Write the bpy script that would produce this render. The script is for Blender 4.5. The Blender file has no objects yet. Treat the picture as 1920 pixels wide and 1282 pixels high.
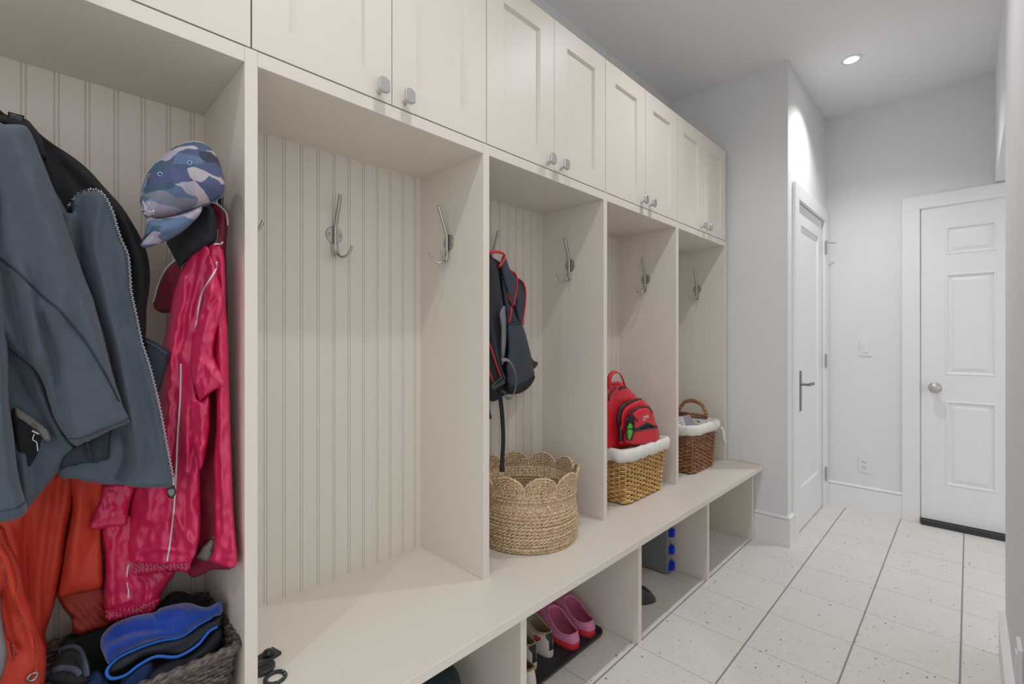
import bpy, bmesh, math, random
import numpy as np
from mathutils import Vector, Matrix, noise
from mathutils.geometry import delaunay_2d_cdt
random.seed(7)
SC = bpy.context.scene
COL = SC.collection

# ------------------------------------------------------------------ camera, world, light
F = 877.0; CX = 961.1; CY = 637.5; YAW = math.radians(44.31); H = 1.2
cam = bpy.data.cameras.new('camera'); camo = bpy.data.objects.new('camera', cam); COL.objects.link(camo)
camo.location = (0, 0, H); camo.rotation_euler = (math.pi / 2, 0, YAW - math.pi / 2)
cam.sensor_width = 36; cam.lens = F * 36 / 1920; cam.clip_start = 0.02
cam.shift_x = (960 - CX) / 1920; cam.shift_y = (CY - 641) / 1920
SC.camera = camo
w = bpy.data.worlds.new('world'); SC.world = w; w.use_nodes = True
w.node_tree.nodes['Background'].inputs[0].default_value = (0.90, 0.95, 1.0, 1)
w.node_tree.nodes['Background'].inputs[1].default_value = 0.73
SC.view_settings.view_transform = 'Standard'; SC.view_settings.look = 'None'
SC.view_settings.gamma = 1; SC.view_settings.use_curve_mapping = False
SC.view_settings.exposure = 0.5
LAMPS = [(-0.80, .49), (.58, .49), (1.95, .49), (3.32, .49), (.55, -.78)]
LAMP_W = [8.5, 8, 10.5, 16, 9.5]
ZC = 2.832
for (x, y), e in zip(LAMPS, LAMP_W):
    l = bpy.data.lights.new('downlight_beam', 'SPOT'); l.energy = e * 2.0; l.shadow_soft_size = .022
    l.spot_size = math.radians(118 if x > 3 else 150); l.spot_blend = 1.0; l.color = (.94, .965, 1.0)
    o = bpy.data.objects.new('downlight_beam', l); COL.objects.link(o); o.location = (x, y, ZC - .03)

# ------------------------------------------------------------------ helpers
def tag(o, label=None, cat=None, group=None, kind=None):
    if label: o['label'] = label
    if cat: o['category'] = cat
    if group: o['group'] = group
    if kind: o['kind'] = kind
    return o
def wloc(o):
    v = Vector((0, 0, 0))
    while o is not None: v += o.location; o = o.parent
    return v
def thing(name, label, cat, loc=(0, 0, 0), group=None):
    o = bpy.data.objects.new(name, None); COL.objects.link(o); o.location = loc; o.empty_display_size = .05
    return tag(o, label, cat, group)
def put(name, bm, mat, parent=None, smooth=False, bevel=0, wsub=None, label=None):
    "link a bmesh written in world coordinates as one mesh object"
    me = bpy.data.meshes.new(name)
    if parent is not None: off = wloc(parent)
    else:
        vs = [v.co for v in bm.verts]
        off = Vector((sum(v.x for v in vs) / len(vs), sum(v.y for v in vs) / len(vs), min(v.z for v in vs)))
    bmesh.ops.translate(bm, verts=bm.verts, vec=-off)
    bm.to_mesh(me); bm.free()
    if smooth:
        for p in me.polygons: p.use_smooth = True
    for m_ in (mat if isinstance(mat, (list, tuple)) else [mat]): me.materials.append(m_)
    o = bpy.data.objects.new(name, me); COL.objects.link(o)
    if parent is not None: o.parent = parent
    else: o.location = off
    if bevel:
        b = o.modifiers.new('bevel', 'BEVEL'); b.width = bevel; b.segments = 2; b.limit_method = 'ANGLE'
    if label: o['label'] = label
    return o
def copy_tree(o, parent=None):
    c = o.copy(); COL.objects.link(c); c.parent = parent
    for ch in list(o.children): copy_tree(ch, c)
    return c
def B(): return bmesh.new()
def box(bm, x0, x1, y0, y1, z0, z1, mi=0):
    v = [bm.verts.new((x, y, z)) for z in (z0, z1) for y in (y0, y1) for x in (x0, x1)]
    for f in ((0, 2, 3, 1), (4, 5, 7, 6), (0, 1, 5, 4), (2, 6, 7, 3), (0, 4, 6, 2), (1, 3, 7, 5)):
        fc = bm.faces.new([v[i] for i in f]); fc.material_index = mi
    return bm
def bx(*a): return box(B(), *a)
def tube(bm, pts, r, n=8, cap=True, closed=False, mi=0, up=None):
    pts = [Vector(p) for p in pts]; N = len(pts); rings = []; prev = None
    rr = r if isinstance(r, (list, tuple)) else [r] * N
    for i in range(N):
        if closed: t = pts[(i + 1) % N] - pts[i - 1]
        else: t = pts[min(i + 1, N - 1)] - pts[max(i - 1, 0)]
        if t.length < 1e-9: t = Vector((0, 0, 1))
        t.normalize()
        if prev is None:
            a = Vector(up) if up else (Vector((0, 0, 1)) if abs(t.z) < .9 else Vector((1, 0, 0)))
        else: a = prev
        a = (a - t * a.dot(t))
        if a.length < 1e-6: a = t.orthogonal()
        a.normalize(); b = t.cross(a); prev = a
        ring = []
        for k in range(n):
            c, s = math.cos(2 * math.pi * k / n), math.sin(2 * math.pi * k / n)
            rad = rr[i]
            if isinstance(rad, tuple): q = a * c * rad[0] + b * s * rad[1]
            else: q = (a * c + b * s) * rad
            ring.append(bm.verts.new(pts[i] + q))
        rings.append(ring)
    for i in range(N if closed else N - 1):
        p, q = rings[i], rings[(i + 1) % N]
        for k in range(n):
            f = bm.faces.new((p[k], p[(k + 1) % n], q[(k + 1) % n], q[k])); f.material_index = mi
    if cap and not closed:
        bm.faces.new(list(reversed(rings[0]))).material_index = mi; bm.faces.new(rings[-1]).material_index = mi
    return bm
def lathe(bm, prof, c, n=32, axis='Z', mi=0, capa=True):
    rings = []
    for r, h in prof:
        ring = []
        for k in range(n):
            a = 2 * math.pi * k / n; x, y = r * math.cos(a), r * math.sin(a)
            p = {'Z': (x, y, h), 'Y': (x, h, y), 'X': (h, x, y)}[axis]
            ring.append(bm.verts.new((c[0] + p[0], c[1] + p[1], c[2] + p[2])))
        rings.append(ring)
    for p, q in zip(rings, rings[1:]):
        for k in range(n): bm.faces.new((p[k], p[(k + 1) % n], q[(k + 1) % n], q[k])).material_index = mi
    if capa:
        bm.faces.new(list(reversed(rings[0]))).material_index = mi; bm.faces.new(rings[-1]).material_index = mi
    bmesh.ops.recalc_face_normals(bm, faces=bm.faces)
    return bm
def catmull(pts, step, closed=False):
    pts = [np.array(p, float) for p in pts]; N = len(pts); out = []
    for i in range(N if closed else N - 1):
        p1, p2 = pts[i], pts[(i + 1) % N]
        p0 = pts[i - 1] if (closed or i > 0) else p1
        p3 = pts[(i + 2) % N] if (closed or i + 2 < N) else p2
        n = max(1, int(round(np.linalg.norm(p2 - p1) / step)))
        for k in range(n):
            t = k / n
            out.append(.5 * ((2 * p1) + (-p0 + p2) * t + (2 * p0 - 5 * p1 + 4 * p2 - p3) * t * t + (-p0 + 3 * p1 - 3 * p2 + p3) * t ** 3))
    if not closed: out.append(pts[-1])
    return out

# sight line of a traced point of the photograph, met with a real plane in the room
def ray(px, py):
    u = (px - CX) / F; v = (CY - py) / F
    return Vector((math.sin(YAW) * u + math.cos(YAW), -math.cos(YAW) * u + math.sin(YAW), v))
EYE = Vector((0, 0, H))
class Plane:
    def __init__(s, p, n): s.p = Vector(p); s.n = Vector(n).normalized(); s.n = s.n if (EYE - s.p).dot(s.n) > 0 else -s.n
    def at(s, px, py, off=0):
        d = ray(px, py); t = (s.p + s.n * off - EYE).dot(s.n) / d.dot(s.n)
        return EYE + d * t
def vplane(pa, Ya, pb, Yb, lean=0):
    a = ray(pa, CY); a = a * (Ya / a.y); b = ray(pb, CY); b = b * (Yb / b.y)
    t = (b - a).normalized(); n = Vector((-t.y, t.x, 0))
    if n.dot(-a) < 0: n = -n
    n.z = lean
    return Plane(a + EYE, n)

# ------------------------------------------------------------------ materials
def srgb(c):
    f = lambda x: (x / 12.92 if x <= .04045 else ((x + .055) / 1.055) ** 2.4)
    return tuple(f(v / 255) for v in c) + (1,)
MATS = {}
def mat(name, rgb, rough=.6, metal=0, bump=0, bscale=200, var=0, vscale=3, spec=.5, sheen=0, emit=None, coat=0, bdist=.002):
    if name in MATS: return MATS[name]
    m = bpy.data.materials.new(name); m.use_nodes = True; nt = m.node_tree; p = nt.nodes['Principled BSDF']
    p.inputs['Base Color'].default_value = srgb(rgb); p.inputs['Roughness'].default_value = rough
    p.inputs['Metallic'].default_value = metal; p.inputs['Specular IOR Level'].default_value = spec
    p.inputs['Sheen Weight'].default_value = sheen; p.inputs['Coat Weight'].default_value = coat
    tc = nt.nodes.new('ShaderNodeTexCoord')
    if var:
        n = nt.nodes.new('ShaderNodeTexNoise'); n.inputs['Scale'].default_value = vscale; n.inputs['Detail'].default_value = 4
        mx = nt.nodes.new('ShaderNodeMix'); mx.data_type = 'RGBA'
        a = srgb(rgb); mx.inputs[6].default_value = tuple(c * (1 - var) for c in a[:3]) + (1,)
        mx.inputs[7].default_value = tuple(min(1, c * (1 + var)) for c in a[:3]) + (1,)
        nt.links.new(tc.outputs['Object'], n.inputs['Vector']); nt.links.new(n.outputs['Fac'], mx.inputs[0])
        nt.links.new(mx.outputs[2], p.inputs['Base Color'])
    if bump:
        n = nt.nodes.new('ShaderNodeTexNoise'); n.inputs['Scale'].default_value = bscale; n.inputs['Detail'].default_value = 3
        b = nt.nodes.new('ShaderNodeBump'); b.inputs['Strength'].default_value = bump; b.inputs['Distance'].default_value = bdist
        nt.links.new(tc.outputs['Object'], n.inputs['Vector']); nt.links.new(n.outputs['Fac'], b.inputs['Height'])
        nt.links.new(b.outputs['Normal'], p.inputs['Normal'])
    if emit:
        p.inputs['Emission Color'].default_value = (1, .97, .92, 1); p.inputs['Emission Strength'].default_value = emit
    MATS[name] = m; return m
CREAM = mat('cream_paint', (226, 217, 205), .42, bump=.04, bscale=60, spec=.45)
WALL = mat('white_wall_paint', (230, 229, 228), .75, bump=.08, bscale=120, spec=.3)
CEIL = mat('ceiling_paint', (240, 239, 238), .9, spec=.2)
TRIM = mat('white_trim_paint', (236, 235, 234), .4, spec=.45)
STEEL = mat('brushed_steel', (184, 181, 178), .34, 1.0, bump=.03, bscale=400)
DSTEEL = mat('door_hardware_steel', (132, 131, 130), .55, .3)
NICKEL = mat('satin_nickel', (196, 194, 192), .46, 1.0)
BLACKP = mat('black_plastic', (30, 31, 34), .4)
PLASTW = mat('white_plastic', (228, 229, 230), .35)

def floor_material():
    m = bpy.data.materials.new('terrazzo_tile'); m.use_nodes = True; nt = m.node_tree; N = nt.nodes; L = nt.links
    p = N['Principled BSDF']; tc = N.new('ShaderNodeTexCoord'); sp = N.new('ShaderNodeSeparateXYZ')
    g = N.new('ShaderNodeNewGeometry'); L.new(g.outputs['Position'], sp.inputs[0])
    def M(op, a, b=None, c=None):
        n = N.new('ShaderNodeMath'); n.operation = op
        for i, v in enumerate((a, b, c)):
            if v is None: continue
            if isinstance(v, (int, float)): n.inputs[i].default_value = v
            else: L.new(v, n.inputs[i])
        return n.outputs[0]
    def grout(co, o, s, w):
        f = M('FRACT', M('DIVIDE', M('SUBTRACT', co, o), s)); d = M('MULTIPLY', M('MINIMUM', f, M('SUBTRACT', 1.0, f)), s)
        mr = N.new('ShaderNodeMapRange'); mr.inputs[1].default_value = w * .8; mr.inputs[2].default_value = w * 1.3
        mr.inputs[3].default_value = 1; mr.inputs[4].default_value = 0; L.new(d, mr.inputs[0]); return mr.outputs[0]
    gy = grout(sp.outputs[1], .9393, .3053, .0028); gx = grout(sp.outputs[0], 4.0726, .3017, .0012)
    gr = M('MAXIMUM', gy, M('MULTIPLY', gx, .75))
    # chips: two sizes of voronoi specks, kept by chance
    def chips(scale, rad, keep, stretch):
        mp = N.new('ShaderNodeMapping'); mp.inputs['Scale'].default_value = stretch; L.new(g.outputs['Position'], mp.inputs[0])
        nz = N.new('ShaderNodeTexNoise'); nz.inputs['Scale'].default_value = 90; L.new(mp.outputs[0], nz.inputs['Vector'])
        v = N.new('ShaderNodeTexVoronoi'); v.inputs['Scale'].default_value = scale; L.new(mp.outputs[0], v.inputs['Vector'])
        d = M('ADD', v.outputs['Distance'], M('MULTIPLY', M('SUBTRACT', nz.outputs['Fac'], .5), .15))
        s2 = N.new('ShaderNodeSeparateColor'); L.new(v.outputs['Color'], s2.inputs[0])
        return M('MULTIPLY', M('LESS_THAN', d, M('MULTIPLY', s2.outputs[1], rad)), M('LESS_THAN', s2.outputs[0], keep)), s2.outputs[2]
    c1, h1 = chips(46, .24, .30, (1, 1.2, 1)); c2, h2 = chips(115, .30, .42, (1, 1, 1))
    nz = N.new('ShaderNodeTexNoise'); nz.inputs['Scale'].default_value = 2.2; nz.inputs['Detail'].default_value = 5; L.new(g.outputs['Position'], nz.inputs['Vector'])
    base = N.new('ShaderNodeMix'); base.data_type = 'RGBA'; base.inputs[6].default_value = srgb((222, 215, 208)); base.inputs[7].default_value = srgb((234, 228, 222))
    L.new(nz.outputs['Fac'], base.inputs[0])
    def over(prev, fac, rgb, amt):
        n = N.new('ShaderNodeMix'); n.data_type = 'RGBA'; L.new(M('MULTIPLY', fac, amt), n.inputs[0]); L.new(prev, n.inputs[6]); n.inputs[7].default_value = srgb(rgb); return n.outputs[2]
    c = over(base.outputs[2], c2, (160, 146, 134), .7); c = over(c, c1, (112, 106, 102), .85); c = over(c, gr, (146, 144, 144), 1.0)
    L.new(c, p.inputs['Base Color']); p.inputs['Roughness'].default_value = .5; p.inputs['Specular IOR Level'].default_value = .35
    b = N.new('ShaderNodeBump'); b.inputs['Strength'].default_value = .6; b.inputs['Distance'].default_value = .0015; b.invert = True
    L.new(gr, b.inputs['Height']); L.new(b.outputs['Normal'], p.inputs['Normal'])
    return m

# ------------------------------------------------------------------ room shell
XW, XB, YS = 3.067, 4.085, .755          # wall beside the lockers, far wall, side wall with the shaker door
YL = 1.462                                # wall behind the lockers
XR, YR = 2.57, -.098                      # end and face of the right wall
def struct(name, bm, m, parent=None, **k): return tag(put(name, bm, m, parent, **k), kind=None if parent else 'structure')
struct('floor', bx(-3, 5.6, -3, 1.6, -.08, 0), floor_material())
struct('ceiling', bx(-3, 5.6, -3, 1.6, ZC, ZC + .1), CEIL)
struct('wall_left', bx(-3, XW, YL, YL + .1, 0, ZC), WALL)
struct('wall_end', bx(XW, XW + .09, YS + .11, YL + .1, 0, ZC), WALL)
b = B(); box(b, XW, 3.16, YS, YS + .11, 0, ZC); box(b, 3.16, 4.03, YS, YS + .11, 2.10, ZC); box(b, 4.03, XB, YS, YS + .11, 0, ZC)
struct('wall_side', b, WALL)
b = B(); box(b, XB, XB + .1, .262, YS + .11, 0, ZC); box(b, XB, XB + .1, -.62, .262, 2.10, ZC); box(b, XB, XB + .1, -1.6, -.62, 0, ZC)
struct('wall_back', b, WALL)
struct('wall_right', bx(1.15, XR, YR - .12, YR, 0, ZC), WALL)
struct('wall_header', bx(XR, XB, YR - .135, YR - .014, 2.157, ZC), WALL)
def baseboard(name, p0, p1, n, h=.15, t=.014):
    "p0->p1 along the wall face, n = outward direction"
    p0, p1, n = Vector(p0), Vector(p1), Vector(n); b = B()
    prof = [(0, 0), (t, 0), (t, h), (t * .55, h + .004), (t * 1.15, h + .008), (t * 1.15, h + .014), (t * .4, h + .021), (0, h + .023)]
    A = [b.verts.new(p0 + n * u + Vector((0, 0, v))) for u, v in prof]; C = [b.verts.new(p1 + n * u + Vector((0, 0, v))) for u, v in prof]
    for i in range(len(prof)):
        j = (i + 1) % len(prof); b.faces.new((A[i], A[j], C[j], C[i]))
    b.faces.new(A); b.faces.new(list(reversed(C))); bmesh.ops.recalc_face_normals(b, faces=b.faces)
    return struct(name, b, TRIM)
baseboard('baseboard_end', (XW, YS, 0), (XW, YL - .01, 0), (-1, 0, 0), .152)
baseboard('baseboard_side', (XW - .014, YS, 0), (3.157, YS, 0), (0, -1, 0), .152)
baseboard('baseboard_back', (XB, .322, 0), (XB, YS - .0, 0), (-1, 0, 0), .152)
baseboard('baseboard_right', (1.15, YR, 0), (XR, YR, 0), (0, 1, 0), .152, .018)

# ---- side door (shaker, closed) in wall_side
b = B(); yc = YS - .018
box(b, 3.158, 3.248, yc, YS, 0, 2.055); box(b, 3.96, 4.069, yc, YS, 0, 2.055); box(b, 3.158, 4.069, yc, YS, 2.055, 2.145)
box(b, 3.16, 3.247, YS, YS + .1, 0, 2.10); box(b, 3.962, 4.03, YS, YS + .1, 0, 2.10); box(b, 3.16, 4.03, YS + .001, YS + .1, 2.06, 2.10)
struct('trim_1', b, TRIM, bevel=.002)
d1 = thing('door_1', None, None, (3.6, YS, 0)); d1['kind'] = 'structure'
def panel_door(bm, u0, u1, z0, z1, wells, f, thick, depth):
    "slab with rectangular wells in its front; f(u, w, z) -> world, w = depth behind the face"
    us = sorted({u0, u1} | {w[0] for w in wells} | {w[1] for w in wells}); zs = sorted({z0, z1} | {w[2] for w in wells} | {w[3] for w in wells})
    inwell = lambda u, z: any(a < u < b_ and c < z < d for a, b_, c, d in wells)
    def q(*pts): bm.faces.new([bm.verts.new(f(*p)) for p in pts])
    for a, b_ in zip(us, us[1:]):
        for c, d in zip(zs, zs[1:]):
            if inwell((a + b_) / 2, (c + d) / 2): continue
            q((a, 0, c), (b_, 0, c), (b_, 0, d), (a, 0, d))
    for a, b_, c, d in wells: depth(bm, q, a, b_, c, d)
    q((u0, thick, z0), (u1, thick, z0), (u1, thick, z1), (u0, thick, z1))
    for (a, c), (b_, d) in (((u0, z0), (u1, z0)), ((u1, z0), (u1, z1)), ((u1, z1), (u0, z1)), ((u0, z1), (u0, z0))):
        q((a, 0, c), (b_, 0, d), (b_, thick, d), (a, thick, c))
    bmesh.ops.remove_doubles(bm, verts=bm.verts, dist=1e-5); bmesh.ops.recalc_face_normals(bm, faces=bm.faces); return bm
def ringface(q, r0, w0, r1, w1):
    a, b_, c, d = r0; A, B_, C, D = r1
    q((a, w0, c), (b_, w0, c), (B_, w1, C), (A, w1, C)); q((b_, w0, c), (b_, w0, d), (B_, w1, D), (B_, w1, C))
    q((b_, w0, d), (a, w0, d), (A, w1, D), (B_, w1, D)); q((a, w0, d), (a, w0, c), (A, w1, C), (A, w1, D))
def inset(r, e): return (r[0] + e, r[1] - e, r[2] + e, r[3] - e)
def well_flat(dep, slope=.004):
    def g(bm, q, a, b_, c, d):
        r = (a, b_, c, d); r2 = inset(r, slope); ringface(q, r, 0, r2, dep); q((r2[0], dep, r2[2]), (r2[1], dep, r2[2]), (r2[1], dep, r2[3]), (r2[0], dep, r2[3]))
    return g
def well_raised(bm, q, a, b_, c, d):
    r = (a, b_, c, d)
    steps = [(0, 0), (.004, -.003), (.009, -.003), (.016, .008), (.024, .008), (.044, .001)]
    for (e0, w0), (e1, w1) in zip(steps, steps[1:]): ringface(q, inset(r, e0), w0, inset(r, e1), w1)
    i = inset(r, .044); q((i[0], .001, i[2]), (i[1], .001, i[2]), (i[1], .001, i[3]), (i[0], .001, i[3]))
yd = YS + .003
put('door_leaf', panel_door(B(), 3.251, 3.957, .008, 2.051, [(3.378, 3.85, .269, 1.925)], lambda u, w_, z: (u, yd + w_, z), .035, well_flat(.012)), TRIM, d1)
b = bx(3.322, 3.362, yd - .008, yd, .758, 1.008); hp = put('handle_plate', b, DSTEEL, d1, bevel=.0015, label='brushed steel lever handle plate')
b = B(); tube(b, [(3.34, yd - .004, .925), (3.34, yd - .05, .925)], .008, 12); box(b, 3.332, 3.452, yd - .060, yd - .044, .917, .933); put('lever', b, DSTEEL, hp, bevel=.002)
for z in (1.862, 1.052, .245):
    b = B(); tube(b, [(3.957, YS - .024, z - .045), (3.957, YS - .024, z + .045)], .0075, 10)
    tube(b, [(3.957, YS - .024, z - .052), (3.957, YS - .024, z + .052)], .004, 8); box(b, 3.957, 3.976, YS - .021, YS - .017, z - .045, z + .045)
    put('hinge', b, STEEL, d1, smooth=False, label='steel butt hinge')
b = B(); tube(b, [(3.96, YS - .03, 1.895), (3.985, YS - .06, 1.893), (3.99, YS - .068, 1.892)], [.003, .004, .0025], 8); tube(b, [(3.99, YS - .068, 1.892), (3.993, YS - .073, 1.892)], .005, 8)
put('hinge_stop', b, STEEL, d1, label='small steel hinge pin door stop')
# ---- far six panel door
b = B(); xc = XB - .018
box(b, xc, XB, .232, .322, 0, 2.062); box(b, xc, XB, -.68, .322, 2.062, 2.147); box(b, xc, XB, -.68, -.592, 0, 2.062)
box(b, XB, XB + .1, .2285, .262, 0, 2.10); box(b, XB, XB + .1, -.62, -.589, 0, 2.10); box(b, XB, XB + .1, -.62, .262, 2.066, 2.10)
struct('trim_2', b, TRIM, bevel=.002)
d2 = thing('door_2', None, None, (XB, -.18, 0)); d2['kind'] = 'structure'
xf = XB - .006
wells = []
for a, c in ((-.12, .11), (-.475, -.245)):
    wells += [(a, c, 1.745, 1.925), (a, c, .978, 1.623), (a, c, .272, .812)]
put('door_leaf', panel_door(B(), -.586, .2255, .036, 2.062, wells, lambda u, w_, z: (xf + w_, u, z), .04, well_raised), TRIM, d2)
put('threshold', bx(XB - .045, XB + .08, -.586, .2255, 0, .032), mat('dark_threshold', (52, 52, 54), .6), d2, label='charcoal threshold strip under the door')
kc = (xf, .158, .892)
b = lathe(B(), [(.001, .0), (.032, .0), (.033, -.004), (.026, -.009), (.012, -.013), (.011, -.03), (.018, -.034), (.027, -.042), (.0295, -.052), (.027, -.061), (.018, -.067), (.001, -.068)], kc, 32, 'X')
put('door_knob', b, NICKEL, d2, smooth=True, label='round satin nickel door knob')
put('strike_plate', bx(XB - .0195, XB - .0175, .2262, .2318, .86, .925), STEEL, d2, label='thin steel latch plate')
# ---- switch, outlets
sw = thing('light_switch', 'white rocker light switch on the far wall between the two doors', 'light switch', (XB, .52, 1.146))
put('switch_plate', bx(XB - .006, XB, .485, .555, 1.088, 1.204), PLASTW, sw, bevel=.002)
put('rocker', bx(XB - .011, XB - .004, .503, .537, 1.112, 1.180), PLASTW, sw, bevel=.002)
ol = thing('wall_outlet', 'white double power outlet low on the far wall above the baseboard', 'outlet', (XB, .527, .325))
put('outlet_plate', bx(XB - .006, XB, .491, .561, .268, .384), PLASTW, ol, bevel=.002)
put('receptacle', bx(XB - .009, XB - .004, .509, .543, .292, .360), PLASTW, ol, bevel=.001)
b = B()
for z in (.308, .344):
    box(b, XB - .0096, XB - .0088, .517, .519, z - .004, z + .006); box(b, XB - .0096, XB - .0088, .532, .5345, z - .004, z + .007); box(b, XB - .0096, XB - .0088, .524, .528, z - .011, z - .007)
put('socket_slots', b, BLACKP, ol)
ol = thing('wall_outlet', 'white wall plate above the baseboard at the right edge, on the nearest wall', 'outlet', (1.78, YR, .35))
put('outlet_plate', bx(1.745, 1.825, YR, YR + .009, .296, .414), PLASTW, ol, bevel=.002)
put('receptacle', bx(1.768, 1.802, YR + .007, YR + .012, .318, .392), PLASTW, ol, bevel=.001)
# ---- downlights
GLOW = mat('lamp_glow', (255, 255, 255), .5, emit=14)
for i, (x, y) in enumerate(LAMPS):
    lab = ['round recessed ceiling spotlight behind the camera over the nearest lockers', 'round recessed ceiling spotlight above the second locker', 'round recessed ceiling spotlight above the middle lockers',
           'lit round recessed ceiling spotlight near the far doors', 'round recessed ceiling spotlight behind the camera over the room opening'][i]
    t = thing('downlight', lab, 'ceiling light', (x, y, ZC), 'recessed ceiling lights')
    put('trim_ring', lathe(B(), [(.034, -.001), (.034, -.006), (.05, -.005), (.054, -.0005)], (x, y, ZC), 40, capa=False), PLASTW, t, smooth=True)
    put('lamp', lathe(B(), [(.001, -.003), (.028, -.004), (.033, -.001)], (x, y, ZC), 32, capa=False), GLOW, t, smooth=True)

# ------------------------------------------------------------------ lockers
D0, PT, T = .3108, .6767, .0256
YF, YB, ZB, ZR, ZD, ZT = 1.092, 1.434, .4465, 1.787, 1.8205, 2.380
YBE, YP = .888, .933
def bead_profile(bm, x0, x1, yf, yb, z0, z1):
    xs = [(x0, yf)]; p = x0 + .0244
    while p < x1 - .006:
        for c in (p - .0036, p + .0036): xs += [(c - .0014, yf), (c - .0006, yf + .0026), (c + .0006, yf + .0026), (c + .0014, yf)]
        p += .0502
    xs.append((x1, yf)); pr = xs + [(x1, yb), (x0, yb)]
    A = [bm.verts.new((x, y, z0)) for x, y in pr]; C = [bm.verts.new((x, y, z1)) for x, y in pr]
    for i in range(len(pr)):
        j = (i + 1) % len(pr); bm.faces.new((A[i], A[j], C[j], C[i]))
    for i in range(len(xs) - 1): pass
    return bm
def locker(i):
    x0 = D0 + (i - 1) * PT + T; x1 = x0 + PT - T
    t = thing('locker', 'x', 'locker', (x0, YF, ZB), 'open lockers above the bench')
    put('back_panel', bead_profile(B(), x0, x1, YB, YB + .012, ZB, ZR + .03), CREAM, t)
    put('side_panel', bx(x1, x1 + T, YF, YB + .014, ZB, ZD - .0015), CREAM, t, bevel=.0012)
    put('top_panel', bx(x0, x1, YF + .001, YB + .014, ZR, ZD - .0015), CREAM, t, bevel=.0008)
    return t
L0 = locker(0)
labs = ['nearest open locker, holding the dark, orange and magenta jackets', 'empty open locker with bare hooks and beadboard back',
        'open locker with the dark backpack and the scalloped basket', 'open locker with the red backpack in a wicker basket', 'farthest open locker, with the brown wicker basket, at the white wall']
for i, lb in enumerate(labs):
    t = L0 if i == 0 else copy_tree(L0)
    t.location.x = L0.location.x + i * PT; t['label'] = lb
t = copy_tree(L0); t.location.x -= 2 * PT / 2 ; t['label'] = 'open locker just left of the frame beside the jackets'
# upper cabinets
def shaker(bm, x0, x1, z0, z1, yf):
    return panel_door(bm, x0, x1, z0, z1, [(x0 + .076, x1 - .076, z0 + .068, z1 - .072)], lambda u, w_, z: (u, yf + w_, z), .02, well_flat(.011, .0045))
def upper(i):
    x0 = D0 + (i - 1) * PT + T / 2; x1 = x0 + PT; xm = (x0 + x1) / 2
    t = thing('upper_cabinet', 'x', 'cabinet', (x0, YF, ZD), 'upper cabinets over the lockers')
    put('body', bx(x0 + .0005, x1 - .0005, YF + .021, YB + .02, ZD, ZT - .002), CREAM, t)
    for a, b_, kx in ((x0 + .0018, xm - .0012, xm - .0385), (xm + .0012, x1 - .0018, xm + .0385)):
        d = put('door', shaker(B(), a, b_, ZD + .0015, ZT, YF), CREAM, t)
        k = B(); kz = ZD + .029
        tube(k, [(kx, YF + .001, kz - .008), (kx, YF - .008, kz - .008), (kx, YF - .024, kz - .001)], [.0075, .005, .005], 12)
        # flattened oval disc
        rings = []
        for (s, yy) in ((.82, -.022), (1, -.025), (1, -.029), (.86, -.032)):
            r = []
            for q in range(28):
                an = 2 * math.pi * q / 28; cx_, cz_ = math.cos(an), math.sin(an)
                X = max(-.0158, min(.0158, .0200 * cx_)); Z = .0208 * cz_
                r.append(k.verts.new((kx + X * s, YF + yy, kz + Z * s)))
            rings.append(r)
        for p_, q_ in zip(rings, rings[1:]):
            for m_ in range(28): k.faces.new((p_[m_], p_[(m_ + 1) % 28], q_[(m_ + 1) % 28], q_[m_]))
        k.faces.new(rings[-1]); k.faces.new(list(reversed(rings[0]))); bmesh.ops.recalc_face_normals(k, faces=k.faces)
        put('knob', k, NICKEL, d, label='oval satin nickel knob')
    return t
U0 = upper(0)
labs = ['upper cabinet at the top left corner above the hanging jackets', 'upper cabinet with two large oval knobs above the empty locker', 'upper cabinet above the dark backpack and scalloped basket',
        'upper cabinet above the red backpack', 'farthest upper cabinet, ending at the white wall']
for i, lb in enumerate(labs):
    t = U0 if i == 0 else copy_tree(U0)
    t.location.x = U0.location.x + i * PT; t['label'] = lb
# bench
bench = thing('bench', 'long cream built-in bench running under all the lockers', 'bench', (1.3, YBE, 0))
put('bench_top', bx(-1.05, 3.060, YBE, YB + .02, ZB - .0262, ZB), CREAM, bench, bevel=.0015)
for i in range(-1, 5):
    x = .313 + i * PT; put('support_panel', bx(x, x + T, YP, YB + .014, 0, ZB - .0262), CREAM, bench, bevel=.001)
put('back_board', bx(-1.05, 3.04, YB + .006, YB + .02, 0, ZB - .0262), CREAM, bench)

# ------------------------------------------------------------------ coat hooks (local: wall at y=0, room towards -y)
def make_hook():
    t = thing('coat_hook', 'x', 'hook', (0, 0, 0), 'steel coat hooks in the lockers')
    pl = put('mounting_plate', lathe(B(), [(.001, -.0), (.0275, -.0), (.0275, -.0028), (.0262, -.004), (.001, -.004)], (0, 0, 0), 32, 'Y'), STEEL, t)
    for s in (-1, 1): put('screw', lathe(B(), [(.001, -.0035), (.0045, -.0035), (.004, -.0055), (.001, -.006)], (s * .018, 0, 0), 12, 'Y'), STEEL, pl, smooth=True)
    b = B(); tube(b, catmull([(0, -.010, -.062), (0, -.010, -.03), (0, -.010, .018), (0, -.014, .034), (0, -.028, .072), (0, -.045, .118)], .006), .0056, 12); put('rod', b, STEEL, t, smooth=True)
    for s in (-1, 1):
        b = B(); tube(b, catmull([(s * .004, -.011, -.030), (s * .005, -.013, -.052), (s * .009, -.022, -.068), (s * .018, -.036, -.070), (s * .027, -.048, -.058), (s * .033, -.056, -.038)], .004), .0038, 10); put('prong', b, STEEL, t, smooth=True)
    return t
hk = make_hook()
def bxm(i): return D0 + (i - .5) * PT + T / 2
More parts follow.
